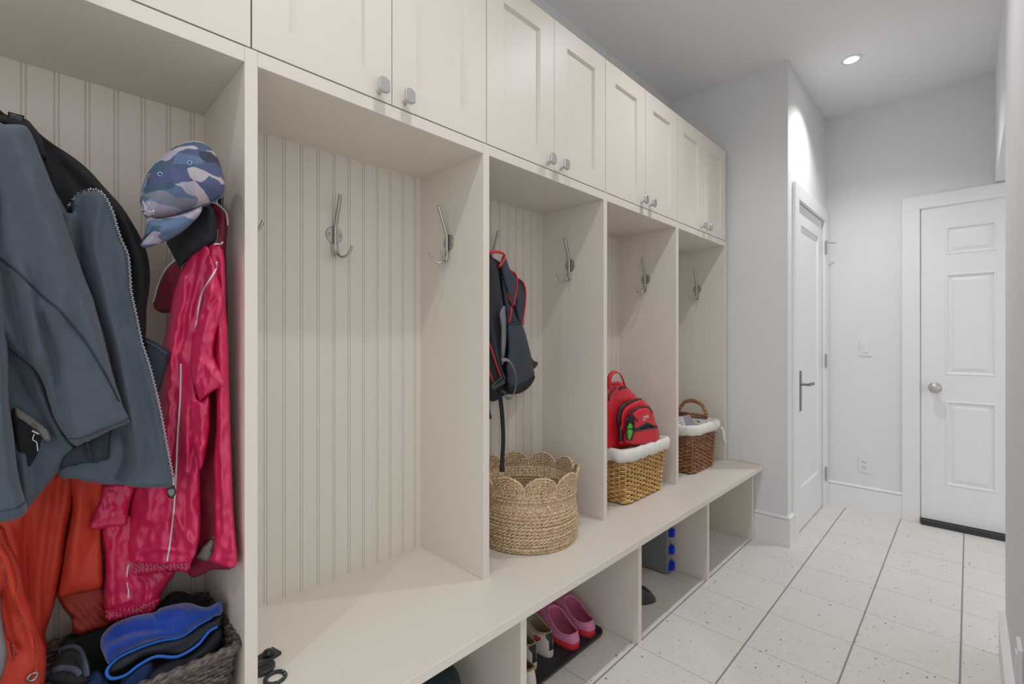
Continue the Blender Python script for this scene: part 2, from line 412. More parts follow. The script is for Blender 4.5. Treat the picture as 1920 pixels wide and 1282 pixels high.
hooks = [((bxm(1), YB, 1.531), 0, 'coat hook in the middle of the empty locker back'), ((D0 + PT, 1.266, 1.531), 90, 'coat hook on the right side of the empty locker'),
         ((bxm(0), YB, 1.531), 0, 'coat hook holding the dark grey jacket'), ((D0, 1.266, 1.531), 90, 'coat hook behind the camouflage cap'),
         ((D0 + T, 1.266, 1.531), -90, 'coat hook barely visible at the left side of the empty locker'),
         ((bxm(2), YB, 1.531), 0, 'coat hook from which the dark backpack hangs'), ((D0 + 2 * PT, 1.266, 1.531), 90, 'coat hook to the right of the dark backpack'),
         ((bxm(3), YB, 1.531), 0, 'coat hook hidden at the back of the red backpack locker'), ((D0 + 3 * PT, 1.266, 1.531), 90, 'coat hook above the red backpack'),
         ((D0 + 4 * PT, 1.266, 1.531), 90, 'coat hook above the brown wicker basket, farthest along the row')]
for k, (p, a, lb) in enumerate(hooks):
    if k == 7: continue
    o = hk if k == 0 else copy_tree(hk)
    o.location = p; o.rotation_euler = (0, 0, math.radians(-a)); o['label'] = lb
    # a = 90: the wall is to the right (+x); room side towards -x

# ------------------------------------------------------------------ soft goods
def resample(poly, step):
    out = []
    for a, b_ in zip(poly, poly[1:] + poly[:1]):
        a = np.array(a, float); b_ = np.array(b_, float); n = max(1, int(round(np.linalg.norm(b_ - a) / step)))
        out += [a + (b_ - a) * k / n for k in range(n)]
    return out
def seg_dist(P, A, Bv):
    "distance of points P (n,2) to polyline segments; returns min dist and arclength parameter 0..1"
    best = np.full(len(P), 1e9); tt = np.zeros(len(P)); L = np.linalg.norm(Bv - A, axis=1); S = np.concatenate([[0], np.cumsum(L)])
    for i, (a, b_) in enumerate(zip(A, Bv)):
        d = b_ - a; q = np.clip(((P - a) @ d) / max(1e-9, d @ d), 0, 1); c = a + q[:, None] * d
        e = np.linalg.norm(P - c, axis=1); m_ = e < best; best[m_] = e[m_]; tt[m_] = (S[i] + q[m_] * L[i]) / S[-1]
    return best, tt
def cloth(name, outline, plane, m, parent, thick=.02, R=12, back=.5, folds=(), rough=(.004, 40), step=6, smooth_edge=True, off=0, seed=0, gather=None, bulge=None):
    """a padded piece of fabric: traced outline set on a plane in the room, rounded front and back of real thickness,
    folds = [(polyline, width, height)] raised (or sunk) along the line; returns object and a surface lookup"""
    ol = catmull(outline, step, True) if smooth_edge else resample(outline, step)
    ol = np.array(ol); n = len(ol)
    mn, mx = ol.min(0), ol.max(0); g = []
    xs = np.arange(mn[0] + step / 2, mx[0], step); ys = np.arange(mn[1] + step / 2, mx[1], step * .95)
    P = np.array([(x + (step / 2 if j % 2 else 0), y) for j, y in enumerate(ys) for x in xs])
    A, Bv = ol, np.roll(ol, -1, 0)
    x, y = P[:, 0], P[:, 1]; ins = np.zeros(len(P), bool)
    for a, b_ in zip(A, Bv):
        c = ((a[1] > y) != (b_[1] > y)); den = (b_[1] - a[1]) if abs(b_[1] - a[1]) > 1e-9 else 1e-9
        ins ^= c & (x < (b_[0] - a[0]) * (y - a[1]) / den + a[0])
    d, _ = seg_dist(P, A, Bv); P = P[ins & (d > step * .45)]
    allp = np.vstack([ol, P]) if len(P) else ol
    D, _ = seg_dist(allp, A, Bv); D[:n] = 0
    fl = []
    for f in folds:
        pl = np.array(catmull(f[0], 10)) if len(f[0]) > 2 else np.array(f[0], float); fl.append((pl[:-1], pl[1:], f[1], f[2]))
    def height(Q, Dq):
        e = np.clip(Dq / R, 0, 1); h = thick * np.sqrt(np.clip(1 - (1 - e) ** 2, 0, 1)); mk = np.clip(Dq / (R * .6), 0, 1)
        for a, b_, wd, am in fl:
            q, tpar = seg_dist(Q, a, b_); tap = np.clip(np.minimum(tpar, 1 - tpar) * 5 + .25, 0, 1)
            h = h + am * mk * tap * np.exp(-(q / wd) ** 2)
        if rough:
            h = h + mk * np.array([rough[0] * (noise.noise(Vector((u / rough[1] * 1.6, v / rough[1] * .7, seed * 7.3))) + .5 * noise.noise(Vector((u / rough[1] * 3.1, v / rough[1] * 1.7, seed * 3.1 + 9)))) for u, v in Q])
        if rough and len(rough) > 2:
            h = h + mk * np.array([rough[2] * (.5 - abs(noise.noise(Vector((u / rough[3], v / rough[3] * .75 + u / rough[3] * .3, seed * 5.7))))) * 1.4 for u, v in Q])
        if gather:
            (ga, gb), gw, gp, gam = gather; ga = np.array(ga, float); gb = np.array(gb, float); dv = (gb - ga); L_ = np.linalg.norm(dv); dv = dv / L_
            s_ = (Q - ga) @ dv; q = np.abs((Q - ga) @ np.array([-dv[1], dv[0]])); h = h + mk * gam * np.exp(-(q / gw) ** 2) * np.sin(s_ / gp * 6.283 + 1.5 * np.sin(s_ / 11))
        if bulge:
            (bc, br, ba) = bulge; q = np.linalg.norm((Q - np.array(bc)) / np.array(br), axis=1); h = h + ba * mk * np.clip(1 - q ** 2, 0, 1)
        return h
    Hh = height(allp, D)
    cpt = plane.at(float(ol[:, 0].mean()), float(ol[:, 1].mean()), off); vd = (EYE - cpt).normalized(); dd = vd * min(1.25, 1 / max(.4, vd.dot(plane.n)))
    res = delaunay_2d_cdt([Vector(p) for p in allp], [(i, (i + 1) % n) for i in range(n)], [], 1, 1e-4)
    V, Fc, orig = res[0], res[2], res[3]
    bm = B(); fr = []; bk = []
    for i, v in enumerate(V):
        o_ = orig[i]; h = Hh[o_[0]] if o_ else 0; d0 = D[o_[0]] if o_ else 0
        p = plane.at(v.x, v.y, off); fr.append(bm.verts.new(p + dd * float(h)))
        bk.append(fr[-1] if (o_ and o_[0] < n) else bm.verts.new(p - dd * float(thick * back * math.sqrt(max(0, 1 - (1 - min(1, d0 / R)) ** 2)) + .0004)))
    for f in Fc:
        try: bm.faces.new([fr[i] for i in f])
        except ValueError: pass
        if not all(fr[i] is bk[i] for i in f):
            try: bm.faces.new([bk[i] for i in reversed(f)])
            except ValueError: pass
    bmesh.ops.recalc_face_normals(bm, faces=bm.faces)
    o = put(name, bm, m, parent, smooth=True)
    def surf(px, py, lift=.001):
        Q = np.array([[px, py]], float); dq, _ = seg_dist(Q, A, Bv)
        return plane.at(px, py, off) + dd * float(height(Q, dq)[0] + lift)
    return o, surf
def cord(name, pts, surf, r, m, parent, step=3, lift=.001, n=6, flat=None):
    q = catmull(pts, step); b = B(); P = [surf(x, y, lift + .0015) for x, y in q]
    tube(b, P, (r if not flat else [(r, flat)] * len(P)), n, up=None if not flat else ((EYE - P[0]).cross(P[1] - P[0])))
    return put(name, b, m, parent, smooth=True)
def zipper(name, pts, surf, m, parent, wdt=.0035, pitch=.0038, lift=.0045):
    q = catmull(pts, 1.5); P = [surf(x, y, lift) for x, y in q]
    L = [0]
    for a, b_ in zip(P, P[1:]): L.append(L[-1] + (b_ - a).length)
    b = B(); s = 0; i = 0; k = 0
    while s < L[-1]:
        while i < len(L) - 2 and L[i + 1] < s: i += 1
        t = (P[i + 1] - P[i]); tl = t.length or 1e-6; p = P[i] + t * ((s - L[i]) / tl); t = t / tl
        vn = (EYE - p).normalized(); sd = t.cross(vn).normalized(); sgn = (1 if k % 2 else -1)
        M_ = Matrix((sd, t, vn)).transposed(); g = []
        for dx in (-wdt * .5 + sgn * .0006, wdt * .5 + sgn * .0006):
            for dy in (-pitch * .30, pitch * .30):
                for dz in (-.0006, .0016): g.append(b.verts.new(p + M_ @ Vector((dx, dy, dz))))
        for f in ((0, 1, 3, 2), (4, 6, 7, 5), (0, 4, 5, 1), (2, 3, 7, 6), (0, 2, 6, 4), (1, 5, 7, 3)): b.faces.new([g[j] for j in f])
        s += pitch; k += 1
    return put(name, b, m, parent)

SLATE = mat('slate_softshell', (72, 82, 95), .85, bump=.25, bscale=900, sheen=.15, var=.06, vscale=300)
LINING = mat('black_lining', (24, 25, 28), .9, bump=.2, bscale=700)
SLATE_D = mat('navy_trim', (38, 46, 58), .8, bump=.2, bscale=800)
ZIPM = mat('zip_metal', (170, 168, 166), .35, .9)
MESHM = mat('grey_mesh', (118, 114, 108), .8, bump=.9, bscale=500)
MAG = mat('magenta_nylon', (206, 36, 86), .36, bump=.3, bscale=70, spec=.6, bdist=.003)
MAGD = mat('magenta_lining', (120, 16, 44), .6, bump=.3, bscale=60)
PIPE = mat('reflective_piping', (214, 206, 212), .4)
ORG = mat('rust_orange_canvas', (196, 58, 36), .65, bump=.3, bscale=150, bdist=.002)
ORGD = mat('rust_orange_trim', (150, 44, 30), .6)
GREYL = mat('grey_lining', (130, 124, 124), .9, bump=.4, bscale=300)

# ---- dark grey softshell jacket (its hem and right front hang open; two sleeves in front)
jp = vplane(0, 1.255, 320, 1.185)
jk = thing('softshell_jacket', 'dark slate grey jacket with a silver front zipper hanging at the left edge', 'jacket', (.02, 1.24, .86))
_, s_lin = cloth('lining', [(-30, 216), (15, 216), (50, 224), (72, 248), (100, 270), (135, 293), (166, 318), (195, 350), (225, 383), (243, 409), (262, 442), (275, 472), (281, 508), (280, 545), (275, 575), (273, 632), (262, 700), (200, 700), (100, 600), (-30, 500)],
      jp, LINING, jk, .026, 20, off=-.012, folds=[([(60, 240), (130, 330), (185, 390), (235, 520)], 14, -.010), ([(170, 340), (240, 430), (262, 560)], 12, .012)], seed=1)
_, s_fl = cloth('pocket_flap', [(268, 630), (290, 640), (321, 660), (312, 690), (299, 736), (285, 730), (270, 690)], jp, SLATE_D, jk, .012, 7, off=.010, seed=2, smooth_edge=False)
cord('flap_stitching', [(272, 640), (295, 652), (312, 664)], s_fl, .0009, SLATE, jk)
_, s_fr = cloth('front_panel', [(60, 300), (128, 398), (135, 380), (150, 364), (170, 358), (187, 361), (200, 375), (212, 400), (219, 425), (228, 452), (240, 480), (244, 520), (246, 548), (255, 590), (266, 640), (279, 680), (292, 730), (303, 780), (313, 834), (322, 880), (325, 908), (298, 912), (229, 909), (183, 904), (141, 896), (108, 888), (95, 800), (70, 600), (50, 420)],
      jp, SLATE, jk, .038, 14, off=.022, folds=[([(190, 380), (178, 470), (215, 620), (262, 880)], 10, .012), ([(150, 380), (150, 500), (205, 660), (212, 800)], 9, -.024), ([(236, 500), (262, 640), (292, 780), (308, 900)], 7, .006),
          ([(228, 790), (240, 850), (215, 905)], 8, -.018), ([(185, 560), (235, 720), (255, 890)], 14, .014), ([(150, 880), (230, 896), (315, 898)], 5, .005)], seed=3)
zipper('zipper', [(128, 398), (135, 381), (150, 366), (170, 361), (187, 364), (199, 377), (211, 401), (218, 425), (227, 452), (239, 480), (243, 520), (245, 548), (254, 590), (264, 640), (277, 680), (290, 730), (301, 780), (311, 834), (321, 886)], s_fr, ZIPM, jk)
b = B()
P0 = s_fr(322, 888, .006); P1 = s_fr(322, 930, .008)
tube(b, [P0, P0 + (P1 - P0) * .35], .0035, 8); put('zipper_slider', b, STEEL, jk)
pull = Plane(s_fr(322, 910, .008), jp.n)
_, sp_ = cloth('zipper_pull', [(318, 896), (326, 896), (328, 912), (330, 924), (321, 935), (312, 924), (315, 912)], pull, BLACKP, jk, .004, 3, step=2.5, rough=None)
cloth('pull_disc', [(316, 916), (326, 916), (328, 924), (321, 931), (314, 924)], pull, mat('grey_rubber', (120, 126, 126), .6), jk, .002, 2, off=.004, step=2.5, rough=None)
cloth('inner_cuff', [(120, 850), (141, 834), (164, 820), (206, 800), (209, 830), (208, 855), (197, 866), (150, 873), (110, 880)], jp, SLATE_D, jk, .02, 8, off=.05, folds=[([(160, 820), (172, 868)], 5, -.01)], seed=4)
_, s_lo = cloth('left_panel', [(-40, 560), (15, 640), (69, 690), (100, 770), (124, 815), (141, 838), (122, 862), (108, 885), (82, 917), (49, 957), (33, 968), (0, 960), (-40, 950)],
      jp, SLATE, jk, .04, 16, off=.035, folds=[([(20, 690), (60, 760), (95, 810), (120, 850)], 10, -.012), ([(60, 700), (95, 790), (110, 830)], 8, .008), ([(40, 840), (45, 900), (50, 950)], 10, .010)], seed=5)
cloth('pocket_mesh', [(26, 762), (40, 768), (72, 790), (92, 808), (96, 826), (85, 828), (72, 815), (50, 795), (30, 782)], Plane(s_lo(60, 800, .002), jp.n), MESHM, jk, .006, 4, step=4)
cloth('pocket_opening', [(22, 768), (40, 785), (66, 806), (76, 822), (70, 850), (50, 880), (38, 860), (28, 820)], Plane(s_lo(50, 820, .003), jp.n), LINING, jk, .003, 4, step=5)
b = B(); tube(b, [s_lo(58, 806, .015), s_lo(70, 812, .015)], .002, 8); tube(b, catmull([s_lo(62, 812, .015), s_lo(59, 822, .015), s_lo(66, 826, .015), s_lo(68, 842, .015)], .004), .0012, 6); put('pocket_zip_pull', b, STEEL, jk)
_, s_sl = cloth('sleeve', [(-40, 240), (10, 236), (50, 240), (68, 270), (84, 311), (108, 373), (131, 442), (148, 490), (160, 524), (174, 557), (181, 583), (197, 639), (213, 701), (229, 750), (246, 785), (228, 796), (210, 803), (177, 819), (155, 829), (141, 834), (124, 820), (98, 777), (78, 715), (62, 690), (35, 668), (8, 645), (-40, 600)],
      jp, SLATE, jk, .06, 34, off=.055, folds=[([(20, 250), (45, 330), (95, 480), (125, 640)], 20, .020), ([(0, 330), (5, 450), (40, 620), (55, 690)], 12, -.020), ([(60, 300), (100, 440), (150, 560), (200, 720)], 14, .008),
          ([(60, 560), (95, 640), (112, 740), (125, 820)], 10, -.016), ([(125, 815), (180, 796), (240, 775)], 4, .004), ([(30, 480), (60, 560), (80, 690)], 9, .014)], seed=6)
cord('seam', [(-20, 478), (5, 488), (40, 515), (80, 555), (108, 578), (150, 628), (190, 690), (218, 745)], s_sl, .0016, SLATE_D, jk, lift=.0002)
cord('cuff_stitching', [(128, 812), (160, 802), (200, 787), (238, 776)], s_sl, .0006, SLATE_D, jk, lift=.0004)
_, s_s2 = cloth('sleeve', [(-50, 470), (-20, 500), (5, 560), (15, 652), (17, 750), (25, 809), (30, 860), (37, 901), (45, 930), (51, 950), (43, 967), (0, 979), (-50, 985)],
      jp, SLATE, jk, .05, 26, off=.085, folds=[([(-10, 560), (5, 700), (10, 800)], 8, .008), ([(8, 640), (12, 760), (30, 900)], 6, -.008), ([(-20, 752), (14, 754)], 3, -.006)], seed=7)
cord('cuff_stitching', [(-20, 950), (15, 946), (46, 937)], s_s2, .0006, SLATE_D, jk, lift=.0004)
_, s_co = cloth('collar', [(-40, 214), (-5, 214), (20, 217), (48, 223), (62, 236), (76, 256), (88, 300), (60, 290), (30, 250), (0, 238), (-40, 240)], jp, LINING, jk, .03, 12, off=.03, seed=8)
cloth('hanger_label', [(15, 209), (46, 217), (43, 232), (14, 224)], Plane(s_co(30, 225, -.004), jp.n), BLACKP, jk, .002, 3, step=4, smooth_edge=False, rough=None)

# ---- orange jacket below it
op = vplane(-20, 1.335, 220, 1.325)
oj = thing('canvas_jacket', 'rust orange jacket with zippers and a snap, hanging below the dark grey jacket', 'jacket', (.0, 1.33, .6))
_, s_o1 = cloth('body_panel', [(-40, 880), (60, 880), (138, 890), (140, 930), (126, 1005), (117, 1068), (104, 1125), (94, 1160), (85, 1190), (88, 1225), (40, 1290), (-40, 1290)], op, ORG, oj, .03, 14,
      folds=[([(95, 900), (80, 1000), (70, 1120), (72, 1200)], 9, .014), ([(50, 950), (48, 1060), (60, 1160)], 8, -.014), ([(125, 890), (108, 1010), (88, 1120)], 7, .008), ([(15, 980), (30, 1040), (40, 1120)], 7, .010)], seed=11)
cloth('inner_cuff', [(108, 1112), (150, 1105), (194, 1098), (205, 1135), (214, 1162), (203, 1176), (178, 1182), (157, 1190), (138, 1188), (133, 1160), (118, 1140)], op, ORGD, oj, .025, 9, off=-.01,
      gather=(((130, 1165), (214, 1140)), 22, 8, .007), seed=12)
cloth('sleeve', [(130, 880), (205, 880), (200, 925), (196, 960), (192, 1005), (195, 1056), (192, 1100), (150, 1112), (110, 1119), (112, 1085), (122, 1020), (134, 950)], op, ORG, oj, .04, 18, off=.01,
      folds=[([(150, 900), (145, 1000), (135, 1100)], 12, .010), ([(175, 920), (180, 1000), (165, 1050)], 9, -.010), ([(112, 1108), (150, 1098), (190, 1088)], 4, -.004)], seed=13)
fp = vplane(-20, 1.20, 100, 1.215)
_, s_o2 = cloth('front_flap', [(-40, 1000), (2, 985), (18, 1020), (38, 1060), (48, 1110), (62, 1150), (76, 1190), (86, 1222), (86, 1262), (78, 1290), (40, 1300), (-40, 1300)], fp, ORG, oj, .025, 12,
      folds=[([(10, 1040), (28, 1120), (60, 1200), (66, 1290)], 7, .009), ([(0, 1100), (15, 1180), (40, 1230)], 8, -.010), ([(-5, 1020), (10, 1080)], 6, .008)], seed=14)
zipper('zipper', [(3, 1015), (19, 1043), (31, 1074), (34, 1099), (28, 1128), (34, 1153), (50, 1172), (64, 1192), (67, 1225), (63, 1250), (54, 1267)], s_o2, ORGD, oj, .0028, .0045)
zipper('zipper', [(-2, 1049), (8, 1074), (8, 1100), (3, 1140), (10, 1178), (22, 1204), (30, 1219)], s_o2, ORGD, oj, .0028, .0045)
b = B(); tube(b, [s_o2(22, 1206, .004), s_o2(31, 1222, .006)], .003, 8); tube(b, [s_o2(24, 1214, .006), s_o2(27, 1236, .006)], .0016, 6); put('zipper_slider', b, ORGD, oj)
sc_ = s_o2(60, 1266, .002); vn = fp.n; b = B()
ring_ = [sc_ + (Vector((vn.y, -vn.x, 0)) * math.cos(a) + Vector((0, 0, 1)) * math.sin(a)) * .0062 for a in [2 * math.pi * k / 20 for k in range(20)]]
tube(b, ring_, .0022, 8, closed=True); put('snap', b, ZIPM, oj, smooth=True, label='silver snap button')
cloth('grey_lining', [(-40, 1100), (-4, 1110), (2, 1150), (8, 1190), (14, 1225), (6, 1262), (-10, 1300), (-40, 1300)], vplane(-20, 1.17, 100, 1.18), GREYL, oj, .01, 8, seed=15)

# ---- magenta shell jacket
mp_ = vplane(237, 1.315, 445, 1.122)
mj = thing('shell_jacket', 'shiny magenta jacket with pale piping hanging against the right side panel under the caps', 'jacket', (.26, 1.22, .8))
_, s_m1 = cloth('collar_panel', [(352, 462), (330, 486), (311, 504), (297, 532), (287, 567), (292, 581), (311, 587), (332, 575), (350, 520), (365, 480)], mp_, MAGD, mj, .02, 10, off=-.02, seed=21)
cord('piping', [(330, 487), (311, 505), (297, 533), (288, 566)], s_m1, .002, PIPE, mj, lift=.0)
_, s_mr = cloth('back_panel', [(392, 378), (412, 388), (424, 403), (426, 430), (424, 475), (426, 560), (430, 700), (434, 842), (438, 1000), (440, 1060), (400, 1068), (350, 1070), (352, 900), (372, 700), (382, 500)], mp_, MAGD, mj, .014, 10, off=-.024,
      folds=[([(405, 420), (412, 560), (420, 700)], 6, .008)], seed=22)
cord('piping', [(398, 384), (412, 389), (424, 402), (427, 425)], s_mr, .002, PIPE, mj, lift=.0)
cloth('mesh_lining', [(404, 1005), (398, 1040), (388, 1052), (366, 1044), (376, 1028), (390, 1015)], mp_, MESHM, mj, .008, 6, off=.0, seed=23)
_, s_m2 = cloth('front_panel', [(372, 458), (352, 485), (341, 505), (330, 535), (322, 560), (314, 605), (304, 652), (296, 720), (288, 790), (270, 880), (251, 913), (243, 952), (238, 1005), (240, 1043), (248, 1052), (300, 1056), (357, 1050), (372, 1022), (377, 985), (376, 930), (376, 870), (372, 800), (376, 740), (390, 640), (398, 560), (402, 500), (396, 470)], mp_, MAG, mj, .026, 12, off=.0,
      folds=[([(385, 470), (360, 560), (345, 640), (338, 700)], 8, .012), ([(350, 510), (335, 600), (318, 700), (312, 820)], 10, .012), ([(370, 500), (350, 590), (340, 660)], 5, -.014), ([(345, 760), (352, 860), (356, 960)], 7, .010),
          ([(365, 820), (352, 900), (345, 1000)], 6, -.010), ([(300, 800), (285, 900), (270, 1000)], 10, .012), ([(320, 940), (345, 990), (366, 1020)], 6, .010), ([(250, 960), (290, 985), (340, 960)], 8, -.006), ([(255, 1030), (300, 1018), (350, 1030)], 6, .007), ([(330, 900), (322, 960), (330, 1030)], 5, -.008)],
      rough=(.007, 34, .0055, 26), step=4, seed=24)
cloth('elastic_cuff', [(242, 1044), (300, 1046), (360, 1042), (358, 1058), (353, 1072), (325, 1071), (298, 1074), (270, 1078), (247, 1080), (243, 1062)], mp_, MAG, mj, .016, 6, off=.006, step=4, gather=(((242, 1062), (360, 1056)), 30, 6.5, .008), rough=(.003, 14), seed=25)
cord('piping', [(339, 685), (338, 744), (333, 816), (330, 888), (327, 943), (321, 999), (314, 1043)], s_m2, .0019, PIPE, mj, lift=.0002)
_, s_m3 = cloth('right_front', [(388, 470), (400, 460), (418, 470), (423, 520), (424, 580), (428, 629), (430, 711), (434, 842), (438, 950), (442, 1005), (446, 1052), (433, 1061), (410, 1056), (391, 1047), (400, 1028), (402, 940), (400, 860), (404, 800), (404, 740), (398, 650), (394, 560), (388, 500)], mp_, MAG, mj, .022, 8, off=.004,
      folds=[([(410, 560), (415, 700), (414, 850), (422, 1000)], 5, .010), ([(402, 760), (410, 880), (412, 1000)], 5, -.007), ([(400, 1040), (440, 1036)], 4, .004)], rough=(.006, 26, .0055, 26), step=4, seed=26)
_, s_m4 = cloth('sleeve_fold', [(388, 478), (400, 486), (410, 520), (419, 560), (418, 585), (410, 612), (402, 652), (407, 678), (423, 718), (402, 732), (384, 745), (374, 752), (364, 725), (356, 691), (358, 655), (366, 615), (376, 575), (382, 535)], mp_, MAG, mj, .026, 10, off=.022,
      folds=[([(400, 500), (392, 570), (380, 640), (372, 720)], 6, .010), ([(405, 560), (385, 590), (370, 640)], 5, -.010), ([(372, 670), (392, 690), (412, 712)], 6, .007)], rough=(.007, 22, .0055, 26), step=4, seed=27)
_, s_m5 = cloth('sleeve_fold', [(360, 700), (374, 748), (392, 738), (394, 790), (388, 840), (377, 882), (366, 862), (354, 800), (354, 745)], mp_, MAG, mj, .022, 8, off=.014, folds=[([(372, 740), (378, 800), (374, 860)], 5, .008)], rough=(.006, 20, .0055, 26), step=4, seed=28)
cord('piping', [(406, 494), (405, 505), (400, 517), (390, 533), (380, 548), (373, 576), (370, 599), (366, 615)], s_m4, .0019, PIPE, mj, lift=.0004)
cord('piping', [(417, 462), (409, 465), (401, 468)], s_m3, .0019, PIPE, mj, lift=.004)
lp = vplane(165, 1.275, 330, 1.285)
cloth('sleeve', [(194, 985), (195, 1030), (196, 1068), (194, 1125), (202, 1146), (240, 1150), (290, 1130), (306, 1108), (318, 1090), (328, 1070), (300, 1030), (240, 960)], lp, MAG, mj, .03, 12, off=-.03,
      folds=[([(215, 1000), (212, 1060), (215, 1130)], 7, .008), ([(255, 1075), (275, 1095), (268, 1140)], 6, -.008), ([(210, 1130), (245, 1125)], 5, .006)], rough=(.006, 26, .0055, 26), step=4, seed=29)
cloth('elastic_cuff', [(200, 1136), (240, 1134), (300, 1118), (294, 1140), (282, 1153), (251, 1157), (219, 1165), (199, 1161)], lp, MAG, mj, .02, 6, off=-.022, step=4, gather=(((198, 1150), (296, 1138)), 30, 7, .008), rough=(.003, 14), seed=30)
cloth('pocket_cuff', [(200, 906), (256, 908), (250, 930), (243, 955), (237, 985), (200, 990), (168, 992), (176, 962), (188, 936)], lp, MAG, mj, .022, 8, off=-.01, folds=[([(172, 980), (205, 968), (238, 966)], 4, .005), ([(215, 920), (210, 960)], 7, .006)], rough=(.005, 22, .0055, 26), step=4, seed=31)
s_cuff = Plane(lp.p, lp.n)
cord('piping', [(241, 1058), (237, 1084), (241, 1106), (240, 1128)], lambda x, y, l: lp.at(x, y, .004), .0019, PIPE, mj)

# ---- caps
def camo():
    m = bpy.data.materials.new('camouflage_cotton'); m.use_nodes = True; nt = m.node_tree; N = nt.nodes; L = nt.links; p = N['Principled BSDF']; p.inputs['Roughness'].default_value = .85
    tc = N.new('ShaderNodeTexCoord'); nz = N.new('ShaderNodeTexNoise'); nz.inputs['Scale'].default_value = 14; L.new(tc.outputs['Object'], nz.inputs['Vector'])
    mixv = N.new('ShaderNodeVectorMath'); mixv.operation = 'MULTIPLY_ADD'; mixv.inputs[1].default_value = (.06, .06, .06); L.new(nz.outputs['Color'], mixv.inputs[0]); L.new(tc.outputs['Object'], mixv.inputs[2])
    mp = N.new('ShaderNodeMapping'); mp.inputs['Rotation'].default_value = (.3, .5, .6); mp.inputs['Scale'].default_value = (1.2, 1, 2.6); L.new(mixv.outputs[0], mp.inputs[0])
    v = N.new('ShaderNodeTexVoronoi'); v.inputs['Scale'].default_value = 17; L.new(mp.outputs[0], v.inputs['Vector'])
    sc = N.new('ShaderNodeSeparateColor'); L.new(v.outputs['Color'], sc.inputs[0])
    cr = N.new('ShaderNodeValToRGB'); cr.color_ramp.interpolation = 'CONSTANT'; L.new(sc.outputs[0], cr.inputs[0]); e = cr.color_ramp.elements
    cols = [(60, 62, 76), (98, 118, 150), (176, 168, 186), (122, 146, 178), (84, 92, 128), (190, 180, 184), (132, 134, 150), (72, 96, 120)]
    e[0].color = srgb(cols[0]); e[1].position = .14; e[1].color = srgb(cols[1])
    for i, c in enumerate(cols[2:]): q = e.new(.27 + i * .125); q.color = srgb(c)
    wv = N.new('ShaderNodeTexWave'); wv.inputs['Scale'].default_value = 260; wv.bands_direction = 'DIAGONAL'; wv.inputs['Distortion'].default_value = 1.5; L.new(tc.outputs['Object'], wv.inputs['Vector'])
    mx = N.new('ShaderNodeMix'); mx.data_type = 'RGBA'; mx.blend_type = 'MULTIPLY'; mx.inputs[0].default_value = .28; L.new(cr.outputs[0], mx.inputs[6]); L.new(wv.outputs['Color'], mx.inputs[7])
    L.new(mx.outputs[2], p.inputs['Base Color']); return m
CAMO = camo(); BLK = mat('black_cotton', (34, 35, 40), .85, bump=.3, bscale=500)
hp_ = vplane(262, 1.155, 420, 1.085)
c1 = thing('baseball_cap', 'blue and purple camouflage cap on top of the black cap', 'cap', (.22, 1.13, 1.3))
_, s_cr = cloth('crown', [(264, 388), (262, 365), (268, 345), (276, 326), (292, 305), (308, 290), (322, 279), (343, 268), (364, 264), (382, 268), (400, 284), (412, 306), (420, 335), (421, 352), (417, 366), (398, 379), (376, 388), (350, 397), (326, 404), (300, 409), (280, 411), (270, 403)], hp_, CAMO, c1, .055, 62, back=1.0, step=5,
      folds=[([(276, 400), (284, 350), (306, 310), (352, 268)], 4, -.003), ([(318, 285), (330, 320), (352, 360), (366, 390)], 3, -.0022), ([(352, 266), (385, 300), (395, 340), (396, 378)], 3, -.0022), ([(282, 405), (330, 398), (380, 381), (416, 360)], 4, -.004), ([(320, 330), (335, 352), (330, 370)], 10, .006)], rough=(.002, 30), seed=41)
_, s_br = cloth('brim', [(278, 408), (300, 410), (330, 404), (355, 396), (378, 387), (377, 398), (368, 410), (345, 432), (312, 452), (287, 462), (268, 464), (263, 457), (268, 446), (274, 430)], hp_, CAMO, c1, .02, 22, back=.3, off=.03, step=5, folds=[([(300, 415), (305, 440)], 22, .014)], rough=None, seed=42)
WST = mat('white_thread', (222, 220, 226), .7)
cord('brim_band', [(280, 409), (303, 409), (330, 403), (355, 395), (378, 386), (398, 378), (416, 366)], s_cr, .0016, mat('cap_band', (92, 96, 130), .8), c1, lift=.002)
for ex, ey in ((302, 327), (355, 307)):
    b = B(); c_ = s_cr(ex, ey, .001); n_ = hp_.n; t_ = Vector((n_.y, -n_.x, 0)); tube(b, [c_ + (t_ * math.cos(a) + Vector((0, 0, 1)) * math.sin(a)) * .0036 for a in [2 * math.pi * k / 16 for k in range(16)]], .0013, 6, closed=True)
    put('eyelet', b, mat('eyelet_blue', (128, 160, 190), .5), c1, smooth=True)
b = B()
for ln in ([(267, 394), (270, 376), (276, 391), (281, 378), (291, 393)], [(267, 394), (272, 391), (276, 393), (284, 395), (291, 393)]):
    tube(b, [s_cr(x, y, .0015) for x, y in ln], .0009, 5)
for ln in ([(271, 396), (273, 401)], [(273, 401), (276, 400), (275, 396)], [(278, 397), (279, 402)], [(279, 402), (282, 401)], [(278, 397), (281, 396)], [(283, 396), (284, 401)], [(284, 399), (287, 398)], [(288, 395), (290, 400)], [(288, 395), (292, 394)]):
    tube(b, [s_cr(x, y, .0015) for x, y in ln], .0008, 5)
put('embroidered_logo', b, WST, c1, label='white embroidered mountain logo')
bp_ = vplane(313, 1.215, 408, 1.15)
c2 = thing('baseball_cap', 'black cap hanging behind the camouflage cap', 'cap', (.25, 1.18, 1.25))
